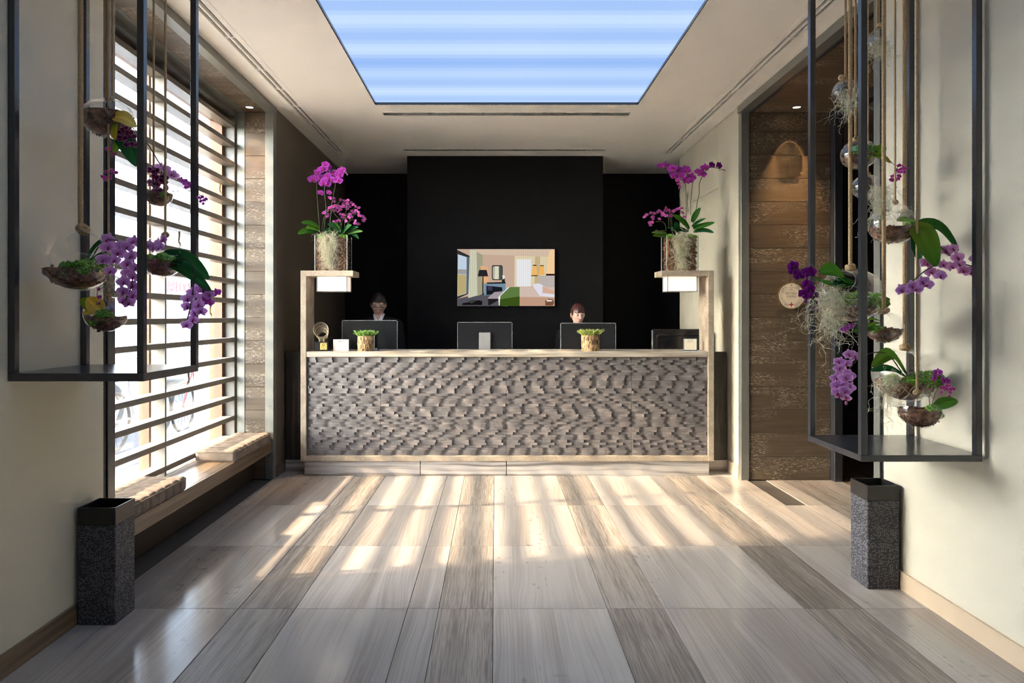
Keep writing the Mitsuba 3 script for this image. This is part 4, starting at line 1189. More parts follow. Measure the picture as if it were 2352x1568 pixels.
_chip = []
gc = np.random.default_rng(5)
for _ in range(10):
    q = gc.normal(0, 1, (9, 3))
    q /= np.linalg.norm(q, axis=1, keepdims=True)
    _chip.append(trimesh.convex.convex_hull(q * [.5, .30, .18]))


def chips(points, size, seed):
    g = np.random.default_rng(seed)
    out = []
    for p in points:
        m = _chip[g.integers(10)]
        R = trimesh.transformations.random_rotation_matrix(g.uniform(0, 1, 3))
        R[:3, :3] *= size * g.uniform(.6, 1.3)
        R[:3, 3] = p
        m = m.copy()
        m.apply_transform(R)
        out.append(m)
    return cat(*out)


def mossy(t, spots, seed=0):
    """Cushions of moss at the given (point, radius) spots."""
    ms = []
    for i, (p, r) in enumerate(spots):
        m = blob(p, r, 4, .25, 60, (1, 1, .75), seed + i)
        v = np.array(m.vertices)
        d = v - np.asarray(p)
        k = 1 + .22 * (meshkit.noise(v * 150, seed) - .5) + .25 * (meshkit.noise(v * 330, seed + 4) - .5)
        m.vertices = np.asarray(p) + d * k[:, None]
        ms.append(m)
    part(t, 'moss', cat(*ms), 'moss', 45, kind='stuff')


def twist_rope(pts_top, pts_bottom, r, pitch):
    """A three-strand twisted rope hanging straight down."""
    a, b = np.asarray(pts_top, float), np.asarray(pts_bottom, float)
    L = np.linalg.norm(b - a)
    n = int(L / (pitch / 9)) + 2
    sides = 12
    s = np.linspace(0, 1, n)
    th = np.arange(sides) * 2 * np.pi / sides
    tw = 2 * np.pi * s * L / pitch / 1.0
    rr = r * (.80 + .20 * np.abs(np.cos(1.5 * (th[None, :] - tw[:, None]))) ** .7)
    c = a + s[:, None] * (b - a)
    ang = np.broadcast_to(th, (n, sides))
    v = np.stack([c[:, :1] + rr * np.cos(ang), c[:, 1:2] + rr * np.sin(ang), np.broadcast_to(c[:, 2:3], (n, sides))], -1)
    return trimesh.Trimesh(v.reshape(-1, 3), grid_faces(n, sides, True), process=False)


def knot(c, r, seed):
    g = np.random.default_rng(seed)
    ms = []
    for k in range(3):
        a = np.linspace(0, 2 * np.pi * 1.1, 20)
        p = np.stack([np.cos(a) * r, np.sin(a) * r, .25 * r * np.sin(2 * a)], 1)
        R = trimesh.transformations.euler_matrix(g.uniform(-.7, .7), g.uniform(-.7, .7), g.uniform(0, 6))[:3, :3]
        ms.append(tube(p @ R.T + np.asarray(c), r * .42, 7))
    return cat(*ms)


def globe_mesh(c, a, h, open_dir, open_deg):
    """A blown glass globe (half-width a, half-height h) with a round opening."""
    d = np.asarray(open_dir, float)
    d /= np.linalg.norm(d)
    n, m = 40, 48
    th0 = math.radians(open_deg)
    th = np.linspace(th0, math.pi - 1e-3, n)
    ph = np.arange(m) * 2 * np.pi / m
    e1 = np.cross(d, [0, 0, 1.0] if abs(d[2]) < .9 else [1.0, 0, 0])
    e1 /= np.linalg.norm(e1)
    e2 = np.cross(d, e1)
    v = (np.cos(th)[:, None, None] * d + np.sin(th)[:, None, None] * (np.cos(ph)[None, :, None] * e1 + np.sin(ph)[None, :, None] * e2))
    S = np.array([a, a, h])
    g = trimesh.Trimesh((v * S).reshape(-1, 3) + c, grid_faces(n, m, True), process=False)
    rim = math.cos(th0) * d + math.sin(th0) * (np.cos(np.append(ph, ph[:2]))[:, None] * e1 + np.sin(np.append(ph, ph[:2]))[:, None] * e2)
    return g, tube(rim * S + c, .0022, 8, caps=False)


def terrarium(lab, px, py, rx_, ry_, Yg, rope_px, rope_r, level, od, odeg, seed, nchips=90, moss=(), pitch=None, knot_off=(0, 0), bark=True):
    c = at(px, py, Yg)
    a, h = rx_ * Yg / FOC, ry_ * Yg / FOC
    t = thing('hanging_terrarium', lab, 'terrarium', 'glass globes on ropes')
    g, rim = globe_mesh(c, a, h, od, odeg)
    part(t, 'glass_globe', g, 'globe_glass', True)
    part(t, 'rim', rim, 'globe_glass', True)
    rp = at(rope_px, py, Yg)
    top = np.array([rp[0], Yg, CEIL])
    dxr = (rp[0] - c[0]) / a
    zt = c[2] + h * math.sqrt(max(.05, 1 - dxr ** 2))
    part(t, 'rope', twist_rope(top, (rp[0], Yg, zt - .004), rope_r, pitch or rope_r * 6.5), 'rope_fibre', True)
    part(t, 'knot', knot(np.array([rp[0] + knot_off[0], Yg, zt + .004 + knot_off[1]]), rope_r * 1.5 + .004, seed), 'rope_fibre', True)
    if bark:
        g2 = np.random.default_rng(seed)
        zc = -1 + 2 * level
        th = np.linspace(math.acos(max(-1, min(1, zc))), math.pi - 1e-3, 14)
        prof = [(1e-4, zc * h * .9)] + [(a * .93 * math.sin(x), h * .93 * math.cos(x)) for x in th]
        bed = lathe(prof[::-1], 36, c)
        bv = np.array(bed.vertices)
        bv[:, 2] += .012 * (meshkit.noise(bv * 45, seed) - .5) * (bv[:, 2] > c[2] + zc * h * .9 - .003)
        bed.vertices = bv
        pts = []
        for _ in range(nchips):
            z = g2.uniform(-.97, zc)
            rr = math.sqrt(1 - z * z) * (.90 if g2.uniform() < .75 else g2.uniform(0, .9))
            an = g2.uniform(0, 2 * np.pi)
            zz = z if rr > .5 or g2.uniform() < .3 else zc
            pts.append(c + np.array([a * rr * math.cos(an), a * rr * math.sin(an), h * .92 * zz]))
        part(t, 'bark', cat(bed, chips(pts, min(.034, a * .30), seed)), 'bark', kind='stuff')
    if moss:
        sp = []
        for ux, uy, uz, r in moss:
            sp.append((c + np.array([ux * a, uy * a, uz * h]), r * a))
        mossy(t, sp, seed)
    return t, c, a, h


# ------------------------------------------------------------------ the two hanging shelves
def stand(lab, x0, x1, y0, y1, z0, z1):
    t = thing('hanging_shelf', lab, 'shelf', 'hanging metal shelf frames')
    part(t, 'tray', rbx(x0, x1, y0, y1, z0, z1, .002), 'charcoal_metal')
    w = .029
    for x in (x0, x1 - w):
        for y in (y0, y1 - w):
            part(t, 'post', rbx(x, x + w, y, y + w, z1, CEIL, .0015), 'charcoal_metal')
    return t


stand('black metal shelf hung from four posts in front of the window', -2.043, -1.474, 2.86, 3.39, 1.225, 1.259)
stand('black metal shelf hung from four posts by the sunlit wall', 1.661, 2.212, 3.10, 3.63, .837, .867)

# ---- window side
tA, cA, aA, hA = terrarium('largest glass globe on a thick rope on the window side, with bark and green moss', 176, 597, 77, 72, 3.02, 185, .0115, .34, (.62, -.55, .56), 27, 31, 110, ((.10, -.55, -.33, .26), (.45, -.45, -.30, .30), (.60, -.2, -.2, .28)), knot_off=(.01, -.006))
tB, cB, aB, hB = terrarium('upper glass globe of roots and bark with yellow leaves on the window side', 248, 272, 55.5, 44.5, 3.15, 250, .0062, .62, (.75, -.45, .3), 34, 32, 120)
for o_ in (-6, 9):
    pp = at(250 + o_, 235, 3.16)
    part(tB, 'rope', twist_rope((pp[0], 3.16, CEIL), (pp[0], 3.16, pp[2]), .0058, .034), 'rope_fibre', True)
tC, cC, aC, hC = terrarium('small glass globe under dark spotted blooms, between the two front posts of the window shelf', 364, 440, 33, 35, 3.22, 353, .0052, .42, (.4, -.6, .7), 36, 33, 50, ((.4, -.4, -.2, .4),))
tD, cD, aD, hD = terrarium('glass globe with mossy bark and broad green leaves, nearest the window slats', 373, 589, 47, 48, 3.15, 380, .0056, .40, (.66, -.52, .5), 32, 34, 80, ((-.3, -.5, -.18, .3), (.3, -.5, -.14, .36), (.62, -.3, -.2, .3)))
tE, cE, aE, hE = terrarium('lowest glass globe on the window side, with yellow leaves and grey moss above', 243, 721, 46, 41, 3.08, 249, .0050, .42, (-.5, -.55, .66), 33, 35, 70, ((-.2, -.6, -.45, .26), (.2, -.5, -.1, .4)))
spanish(tE, at(256, 636, 3.08), (.010, .01, .012), .115, 46, 41, r=.0011)
spanish(tE, at(262, 728, 3.06), (.012, .01, .006), .05, 10, 42, r=.0012)

S, TA = 4.355, (80, 440)
cr = lambda x, y, o, s: (o[0] + x / s, o[1] + y / s)     # noqa: E731


def put(o, kind, Yf, size_px, pts, org, s, yaw=None, pitch=None, dep=.03):
    for x, y in pts:
        px, py = cr(x, y, org, s)
        Yk = Yf + gf.uniform(-dep, dep)
        bloom(o, kind, at(px, py, Yk), size_px * gf.uniform(.88, 1.12) * Yk / FOC, yaw, pitch)


o = orchid('orchid', 'lilac orchid spilling over the front post from the largest globe on the window side')
put(o, 'lilac', 2.98, 33, [(735, 480), (860, 540), (735, 560), (690, 685), (800, 690), (925, 560), (990, 500), (760, 795), (925, 725), (835, 620), (965, 650)], TA, S, 10, -10)
put(o, 'lilac', 2.97, 31, [(930, 815), (890, 905), (985, 850), (885, 1000), (985, 945), (885, 1095), (940, 1110), (985, 1035), (1010, 760)], TA, S, 5, 15)
stem(o, [cA + [.05, -.02, -.05], at(232, 560, 3.0), at(270, 553, 2.99), at(305, 585, 2.98), at(303, 650, 2.98), at(288, 690, 2.98)])
leaf(o, cA + [.02, 0, -.05], at(262, 545, 3.04), .06, .18, DEEP)
leaf(o, cA + [.02, 0, -.06], at(246, 580, 2.97), .05, .12, DEEP)

o = orchid('orchid', 'dark spotted orchid with yellow and green leaves from the upper globe on the window side')
S2, TB = 5.227, (180, 200)
put(o, 'dark', 3.06, 24, [(550, 510), (610, 550), (640, 590), (530, 615), (600, 690), (670, 695), (520, 545)], TB, S2, 0, 0, .015)
put(o, 'dark', 3.18, 25, [(930, 1015), (880, 1005), (1040, 1080), (925, 1085), (1010, 1120), (935, 1180), (1020, 1140), (950, 1250), (890, 1160)], TB, S2, 0, 5, .02)
put(o, 'pink', 3.18, 26, [(990, 975), (1050, 985), (1120, 1050), (1150, 1060)], TB, S2, 40, 0, .02)
put(o, 'mini', 3.10, 13, [(300, 1080), (340, 1020), (395, 1000), (400, 1045), (450, 1030), (330, 1105), (375, 1085), (360, 740), (400, 770), (425, 800)], TB, S2)
put(o, 'miniviolet', 3.2, 11, [(1250, 1130), (1290, 1120), (1270, 1165), (1320, 1160), (1300, 1200), (1340, 1190), (1240, 1090), (1450, 1330), (1490, 1320), (1510, 1360), (1470, 1370), (1500, 1400), (1535, 1345)], TB, S2)
bud(o, 'pink', at(381, 431, 3.17), .030)
stem(o, [cB + [.03, -.03, 0], at(300, 290, 3.1), at(335, 325, 3.12), at(360, 365, 3.16), at(372, 390, 3.18), at(356, 430, 3.18)], .0022)
stem(o, [at(372, 390, 3.18), at(400, 408, 3.2), at(430, 418, 3.2)], .0015)
stem(o, [at(390, 440, 3.2), at(430, 438, 3.2), at(458, 447, 3.2), at(464, 460, 3.2)], .0013)
stem(o, [cB + [.02, -.03, -.02], at(262, 350, 3.1), at(256, 385, 3.1)], .0015)
leaf(o, at(262, 268, 3.08), at(314, 292, 3.03), .060, .10, YELLOW, 40, (.75, .62, .22))
leaf(o, at(268, 284, 3.08), at(266, 322, 3.05), .052, .05, LIME, 20, YELLOW)
leaf(o, at(270, 300, 3.1), at(314, 382, 3.08), .085, .12, DEEP, 30)
leaf(o, at(275, 320, 3.1), at(262, 352, 3.07), .035, .04, LIME, 20)

o = orchid('orchid', 'lilac orchid drooping below the globe nearest the far post on the window side')
put(o, 'lilac', 3.10, 27, [(1290, 480), (1235, 515), (1190, 560), (1140, 545), (1250, 560)], TA, S, -20, 0)
put(o, 'lilac', 3.08, 29, [(1640, 965), (1580, 1015), (1685, 1060), (1530, 1070), (1640, 1130), (1600, 1215), (1530, 1150), (1585, 1280), (1520, 1335), (1690, 985), (1660, 1195), (1745, 1030)], TA, S, 15, 10)
put(o, 'miniviolet', 3.08, 24, [(1820, 1010), (1740, 1105)], TA, S, 25, 0)
stem(o, [cD + [.03, -.02, -.02], at(425, 595, 3.08), at(447, 618, 3.07), at(445, 648, 3.06), at(440, 690, 3.07), at(430, 735, 3.08)])
stem(o, [at(446, 646, 3.06), at(470, 665, 3.06), at(495, 668, 3.06)], .002)
leaf(o, cD + [.0, 0, .0], at(480, 640, 3.08), .082, .12, DEEP, 25)
leaf(o, cD + [.0, 0, -.02], at(484, 668, 3.05), .062, .06, DEEP, 10)
leaf(o, cD + [-.02, 0, -.01], at(420, 600, 3.10), .06, .14, DEEP, 20)

o = orchid('orchid', 'small pink orchid with a yellow leaf in the lowest globe on the window side')
put(o, 'mini', 3.02, 11, [(640, 975), (610, 1075), (650, 1055), (600, 1095), (640, 1120), (615, 1140)], TA, S)
stem(o, [cE + [-.03, -.02, .0], at(222, 700, 3.02), at(224, 662, 3.02)], .0013)
leaf(o, at(232, 716, 3.03), at(200, 684, 3.0), .075, .02, YELLOW, 60, (.66, .42, .07))
leaf(o, at(220, 716, 3.04), at(184, 688, 3.05), .05, .10, LIME, 40)
leaf(o, at(226, 720, 3.02), at(190, 720, 2.99), .035, .08, YELLOW, 20)

# ---- sunlit wall side
tR1, c1, a1, h1 = terrarium('topmost small glass globe full of grey moss on the sunlit wall side', 2021, 96, 29, 30, 3.35, 2015, .0060, .1, (-.3, -.75, .55), 38, 51, bark=False, knot_off=(.012, .012))
spanish(tR1, c1 + [-.005, 0, -.012], (.022, .02, .014), .07, 60, 61)
spanish(tR1, c1 + [-.022, -.04, -.05], (.018, .012, .012), .15, 40, 62)
tR2, c2, a2, h2 = terrarium('small glass globe crammed with grey moss, second from the top on the sunlit wall side', 1942, 211, 28.5, 28, 3.45, 1942, .0058, .1, (-.1, -.85, -.3), 40, 52, bark=False, knot_off=(-.018, .006))
spanish(tR2, c2 + [.005, 0, -.008], (.024, .02, .018), .06, 70, 63)
spanish(tR2, c2 + [.0, -.05, -.06], (.022, .015, .012), .16, 46, 64, lean=(.15, 0))
tR3, c3, a3, h3 = terrarium('glass globe of green moss with yellow-green leaves on the sunlit wall side', 1972, 355, 38.5, 34, 3.46, 1965, .0058, .45, (.8, -.5, .2), 34, 53, 60, ((-.35, -.5, .15, .38), (.45, -.4, .1, .5), (.1, -.5, -.3, .4)))
tR4, c4, a4, h4 = terrarium('small glass globe with grey moss spilling towards the wall, below the mossy globe', 1989, 429, 30, 28, 3.52, 1994, .0034, .1, (.7, -.6, .1), 38, 54, bark=False)
spanish(tR4, c4 + [.035, -.05, -.01], (.028, .02, .014), .12, 60, 65, lean=(.35, -.2))
tR5, c5, a5, h5 = terrarium('glass globe of dark bark with big green leaves at right, above the lilac spray', 2051, 514, 52.5, 48, 3.30, 2056, .0048, .40, (.62, -.55, .55), 32, 55, 90, ((.6, -.35, -.1, .3),))
spanish(tR5, at(2022, 470, 3.22), (.024, .016, .03), .15, 60, 66)
spanish(tR5, at(2078, 486, 3.24), (.03, .02, .010), .05, 46, 67, r=.0014)
tR6, c6, a6, h6 = terrarium('largest glass globe of the sunlit wall side, with grey moss pouring out at left', 1952, 678, 72, 62, 3.42, 1953, .0100, .26, (-.66, -.52, .5), 30, 56, 90, ((.0, -.6, -.1, .28), (.62, -.45, -.25, .34), (-.35, -.6, -.2, .25)))
spanish(tR6, at(1908, 668, 3.26), (.034, .03, .018), .19, 120, 68)
spanish(tR6, at(1912, 712, 3.26), (.022, .02, .03), .22, 100, 69)
tR7, c7, a7, h7 = terrarium('round glass globe of loose bark in the middle of the sunlit wall side', 2031, 752, 40.5, 35.5, 3.20, 2030, .0098, .46, (-.62, -.55, .5), 32, 57, 80, ((-.6, -.4, -.1, .3),))
tR8, c8, a8, h8 = terrarium('big low glass globe of bright green moss near the sunlit wall', 2080, 861, 70, 61, 3.45, 2078, .0100, .38, (-.55, -.6, .55), 30, 58, 110, ((.15, -.6, -.12, .36), (.55, -.5, -.12, .34), (-.15, -.6, -.2, .28), (-.62, -.35, -.15, .24)))
spanish(tR8, at(2046, 868, 3.30), (.026, .02, .018), .09, 80, 70)
spanish(tR8, at(2036, 900, 3.30), (.016, .02, .02), .20, 40, 71, r=.0009)
tR9, c9, a9, h9 = terrarium('front-most egg-shaped globe of bark chips, lowest on the sunlit wall side', 2113, 942, 45.5, 40, 3.20, 2106, .0058, .55, (.66, -.45, .6), 30, 59, 110, ((.2, -.6, .2, .25), (.5, -.5, .05, .26), (.75, -.3, -.25, .24)))

S5, T5 = 3.7325, (1880, 280)
o = orchid('orchid', 'lilac orchid arching out in front of the right post on the sunlit wall side')
put(o, 'pink', 3.15, 30, [(1090, 1105), (1150, 1090), (1070, 1225), (1190, 1165), (1350, 1170), (1205, 1220), (1380, 1265), (1240, 1275), (1300, 1285), (1140, 1240), (1030, 1310), (960, 1290), (925, 1210)], T5, S5, -10, -5)
put(o, 'lilac', 3.13, 30, [(1045, 1320), (890, 1370), (925, 1390), (800, 1405), (835, 1430), (745, 1440), (710, 1440)], T5, S5, -5, 10)
bud(o, 'pink', at(1880 + 690 / S5, 280 + 1400 / S5, 3.12), .012)
stem(o, [c5 + [.06, -.03, 0], at(2125, 535, 3.2), at(2160, 567, 3.16), at(2200, 600, 3.15), at(2235, 612, 3.15)])
stem(o, [at(2130, 545, 3.19), at(2150, 600, 3.15), at(2120, 625, 3.14), at(2090, 650, 3.13), at(2066, 655, 3.13)])
leaf(o, at(2100, 515, 3.22), at(2150, 612, 3.14), .10, .14, (.16, .22, .03), 25, GREEN, .95)
leaf(o, at(2105, 518, 3.24), at(2201, 576, 3.2), .085, .22, GREEN, 15, DEEP)
leaf(o, at(2102, 530, 3.26), at(2112, 600, 3.24), .055, .06, DEEP, 10)
leaf(o, at(2060, 505, 3.24), at(2095, 507, 3.2), .03, .05, LIME, 30)

o = orchid('orchid', 'small magenta orchid with folded yellow-green leaves beside the mossy globe')
put(o, 'mini', 3.36, 13, [(690, 375), (720, 385), (745, 400), (670, 415), (700, 430), (725, 430), (640, 465), (690, 465), (630, 495), (680, 490), (650, 500), (710, 410)], T5, S5)
stem(o, [c3 + [.05, -.03, 0], at(2020, 356, 3.4), at(2045, 370, 3.38), at(2060, 390, 3.37), at(2055, 408, 3.37)], .0014)
leaf(o, at(2008, 352, 3.4), at(2037, 342, 3.36), .050, .10, (.20, .26, .03), 50, LIME)
leaf(o, at(2008, 358, 3.4), at(2045, 374, 3.37), .040, .08, LIME, 20, (.30, .26, .04))

S6, T6 = 5.227, (1760, 560)
o = orchid('orchid', 'deep violet orchid reaching over the round sign from a large mossy globe')
put(o, 'violet', 3.22, 28, [(320, 265), (325, 330), (470, 350), (520, 340), (400, 385), (485, 485), (520, 550), (445, 605), (500, 620)], T6, S6, 0, 10)
for x, y, s_ in ((605, 610, .024), (470, 680, .022), (605, 700, .015), (555, 770, .012), (615, 795, .010)):
    bud(o, 'violet', at(*cr(x, y, T6, S6), 3.22), s_)
stem(o, [c6 + [-.04, -.06, .02], at(1885, 640, 3.26), at(1862, 632, 3.23), at(1840, 618, 3.22), at(1822, 620, 3.22)], .0022)
stem(o, [at(1870, 645, 3.24), at(1862, 665, 3.22), at(1872, 700, 3.22), at(1866, 713, 3.22)], .0015)
leaf(o, at(1945, 655, 3.34), at(1882, 626, 3.22), .095, .14, GREEN, -25)
leaf(o, at(1960, 650, 3.34), at(1872, 642, 3.22), .05, -.08, (.05, .16, .02), -15)
leaf(o, at(1960, 648, 3.36), at(1910, 655, 3.26), .05, .04, DEEP, 10)

o = orchid('orchid', 'tiny pale violet orchid tucked beside the bark globe, half hidden by the front post')
put(o, 'miniviolet', 3.16, 14, [(930, 1030), (960, 1055), (985, 1000), (1010, 1000), (955, 1010), (1025, 985)], T6, S6)
stem(o, [c7 + [-.04, -.02, 0], at(1985, 755, 3.16), at(1950, 752, 3.16)], .0013)
leaf(o, c7 + [-.05, -.02, .0], at(1960, 762, 3.15), .045, .05, GREEN, -20)
leaf(o, c7 + [-.03, -.02, .03], at(1988, 735, 3.14), .02, .05, LIME, 0)
leaf(o, c7 + [-.03, -.02, .02], at(1992, 750, 3.12), .02, .05, LIME, 0)

S8, T8 = 4.1275, (1860, 700)
o = orchid('orchid', 'lilac orchid hanging in front of the dark doorway beside the front post')
put(o, 'lilac', 3.30, 30, [(370, 470), (425, 490), (275, 540), (345, 560), (280, 600), (330, 645), (250, 690), (335, 690), (365, 670), (300, 755), (250, 765), (265, 830), (335, 815), (375, 780)], T8, S8, -15, 15)
put(o, 'pink', 3.30, 22, [(345, 880), (280, 860)], T8, S8, -25, 25)
bud(o, 'pink', at(*cr(345, 930, T8, S8), 3.3), .018)
stem(o, [c8 + [-.05, -.05, .02], at(2040, 815, 3.34), at(2005, 810, 3.31), at(1965, 830, 3.31), at(1940, 870, 3.31), at(1942, 915, 3.3)])
leaf(o, c8 + [-.03, -.06, .0], at(2002, 842, 3.28), .075, .30, GREEN, -20, (.10, .20, .03))
leaf(o, c8 + [-.03, -.06, -.01], at(1998, 852, 3.28), .045, .10, DEEP, -15)

o = orchid('orchid', 'small violet orchid with one long green leaf rising from the egg-shaped globe')
put(o, 'miniviolet', 3.15, 19, [(1190, 665), (1255, 695), (1290, 725), (1215, 640), (1175, 700)], T8, S8)
put(o, 'mini', 3.15, 14, [(1260, 785), (1310, 770), (1350, 800), (1330, 830), (1245, 830), (1290, 800), (1320, 870)], T8, S8)
stem(o, [c9 + [.05, -.02, .0], at(2142, 925, 3.16), at(2152, 895, 3.15), at(2168, 872, 3.15), at(2160, 862, 3.15)], .0018, 'stem_green')
stem(o, [c9 + [.04, -.02, .0], at(2134, 915, 3.16), at(2140, 895, 3.15), at(2148, 880, 3.15)], .0015, 'stem_green')
leaf(o, at(2146, 935, 3.16), at(2200, 921, 3.14), .055, .06, (.07, .19, .03), 35)

# ------------------------------------------------------------------ glass vases with orchids at the two ends of the desk
def vase(lab, x0, x1, seed):
    y0, y1, z0, z1 = 6.44, 6.64, ZT, ZT + .338
    t = thing('glass_vase', lab, 'vase', 'glass vases on the desk shelves')
    def pane(a, b):
        return trimesh.Trimesh([[a[0], a[1], z0], [b[0], b[1], z0], [b[0], b[1], z1], [a[0], a[1], z1]], [[0, 1, 2], [0, 2, 3]], process=False)
    P = [(x0, y0), (x1, y0), (x1, y1), (x0, y1)]
    for a, b in zip(P, P[1:] + P[:1]):
        part(t, 'pane', pane(a, b), 'glass')
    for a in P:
        part(t, 'edge', bx(a[0] - .003, a[0] + .003, a[1] - .003, a[1] + .003, z0, z1), 'vase_edge_glint')
    g = np.random.default_rng(seed)
    xi0, xi1, yi0, yi1, zt = x0 + .016, x1 - .016, y0 + .016, y1 - .012, z1 - .022
    pts = []
    for _ in range(560):
        f = g.uniform()
        z = g.uniform(z0 + .012, zt)
        if f < .6:
            pts.append((g.uniform(xi0, xi1), yi0 + .006, z))
        elif f < .72:
            pts.append((xi0, g.uniform(yi0, yi1), z))
        elif f < .84:
            pts.append((xi1, g.uniform(yi0, yi1), z))
        else:
            pts.append((g.uniform(xi0, xi1), g.uniform(yi0, yi1), zt))
    part(t, 'bark', cat(bx(xi0 + .004, xi1 - .004, yi0 + .010, yi1, z0 + .002, zt), chips(pts, .034, seed)), 'vase_bark', kind='stuff')
    mossy(t, [((x0 + w * (x1 - x0), y0 + .045 + .02 * (k % 2), z1 - .012), r) for k, (w, r) in enumerate(((.16, .036), (.36, .03), (.58, .028), (.80, .036), (.92, .026)))], seed)
    xm = x0 + .44 * (x1 - x0)
    spanish(t, (xm, y0 - .016, z1 - .02), (.026, .010, .018), .16, 220, seed + 3, r=.0013)
    spanish(t, (xm, y0 - .018, z1 - .12), (.032, .012, .055), .14, 330, seed + 4, r=.0013)
    spanish(t, (xm + .005, y0 - .016, z1 - .25), (.024, .012, .03), .13, 110, seed + 5, r=.0012)
    return t


pr('vase_edge_glint', (.42, .50, .48), 0.15, spec=.8)  # glass corners, their highlight put into this pale colour


def f_vase_bark(p, n, uv):
    return mix((0.085, 0.042, 0.024), (0.36, 0.19, 0.105), smoothstep(0.25, 0.75, fbm(p.x * 60, p.y * 60, p.z * 60, octaves=3)))


pr('vase_bark', proc(f_vase_bark), 0.75, spec=0.3)
vase('rectangular glass vase of bark on the desk shelf nearest the window', dx(723, 6.44), dx(797, 6.44), 81)
vase('rectangular glass vase of bark on the desk shelf nearest the door wall', dx(1531, 6.44), dx(1604, 6.44), 82)

SV, TV1 = 7.839, (680, 360)
P4 = lambda x, y, Yk: at(680 + x / SV, 360 + y / SV, Yk)      # noqa: E731
o = orchid('tall_orchid', 'tall magenta moth orchid on long stems in the vase nearest the window')
put(o, 'magenta', 6.52, 20.5, [(390, 280), (530, 150), (490, 220), (570, 200), (295, 410), (340, 385), (425, 380), (520, 425), (565, 350), (480, 480), (560, 500), (640, 420), (665, 300), (820, 250), (780, 335), (760, 430), (450, 240)], TV1, SV, 0, -5, .04)
put(o, 'magenta', 6.52, 15, [(445, 650), (590, 645)], TV1, SV, 10, 0)
for pts in ([(430, 1380), (410, 1100), (380, 700), (375, 450), (430, 300), (540, 180)], [(500, 1320), (540, 980), (518, 700), (512, 480), (560, 330), (700, 220)], [(600, 1300), (640, 880), (670, 700), (715, 480), (790, 330), (900, 290)]):
    stem(o, [P4(x, y, 6.54) for x, y in pts], .0035, 'stem_green')
for k, (x, y) in enumerate(((905, 285), (925, 320), (600, 245))):
    bud(o, 'pink', P4(x, y, 6.5), .016)
for (x0, y0_), (x1, y1_), w, col, sg in (((420, 1330), (180, 1270), .07, (.13, .26, .03), .06), ((400, 1280), (90, 1185), .07, (.05, .15, .02), .08), ((330, 1380), (30, 1390), .07, (.06, .17, .02), .14), ((430, 1340), (200, 1330), .05, DEEP, .05)):
    leaf(o, P4(x0, y0_, 6.53), P4(x1, y1_, 6.44 + .03 * (col is DEEP)), w, sg, col, 25)
o = orchid('miniature_orchid', 'bushy miniature magenta orchid in the vase nearest the window')
put(o, 'mini', 6.50, 8.8, [(605, 735), (625, 755), (680, 750), (690, 810), (800, 775), (870, 795), (930, 785), (990, 830), (1030, 860), (850, 850), (920, 845), (760, 890), (830, 900), (700, 880), (640, 950), (600, 920), (550, 975), (500, 1010), (570, 1035), (560, 1080), (700, 970), (760, 990), (800, 1035), (850, 1045), (830, 1090), (880, 1110), (900, 1160), (950, 1090), (1000, 1085), (920, 940), (960, 900), (1010, 980), (1070, 890), (1130, 920), (1080, 970), (1130, 1000), (1140, 1060), (1200, 1075), (1235, 1115), (1210, 1150), (680, 1170), (730, 1165), (770, 1150), (1070, 1155), (1060, 1200), (1120, 1210), (880, 900), (800, 950), (740, 930), (970, 1040), (1040, 1010), (660, 900)], TV1, SV, None, None, .06)
for pts in ([(460, 1320), (510, 1080), (560, 1000), (640, 930)], [(620, 1300), (625, 1050), (700, 900), (800, 800)], [(800, 1350), (790, 1140), (720, 1060), (660, 960)], [(870, 1380), (880, 1180), (900, 1000), (930, 820)], [(920, 1380), (935, 1180), (1080, 1030), (1190, 1080)], [(930, 1230), (1010, 1130), (1120, 1200)], [(745, 1330), (745, 1200), (710, 1170)], [(815, 1340), (830, 1160), (950, 1010), (1080, 900)]):
    stem(o, [P4(x, y, 6.52) for x, y in pts], .0022, 'stem_green')
for (x0, y0_), (x1, y1_), w, col, sg, rl in (((830, 1390), (570, 1210), .085, (.03, .11, .035), .10, 35), ((800, 1330), (700, 1200), .05, (.10, .24, .03), .06, 20), ((850, 1390), (1000, 1230), .065, (.035, .12, .04), .08, -35), ((900, 1380), (1120, 1270), .06, DEEP, .08, -20), ((890, 1395), (1200, 1345), .05, (.09, .18, .05), .05, -30), ((950, 1405), (1125, 1480), .05, DEEP, .14, 0), ((740, 1395), (540, 1375), .04, (.09, .18, .05), .04, 30), ((700, 1380), (480, 1330), .06, DEEP, .06, 20)):
    leaf(o, P4(x0, y0_, 6.50), P4(x1, y1_, 6.43), w, sg, col, rl)

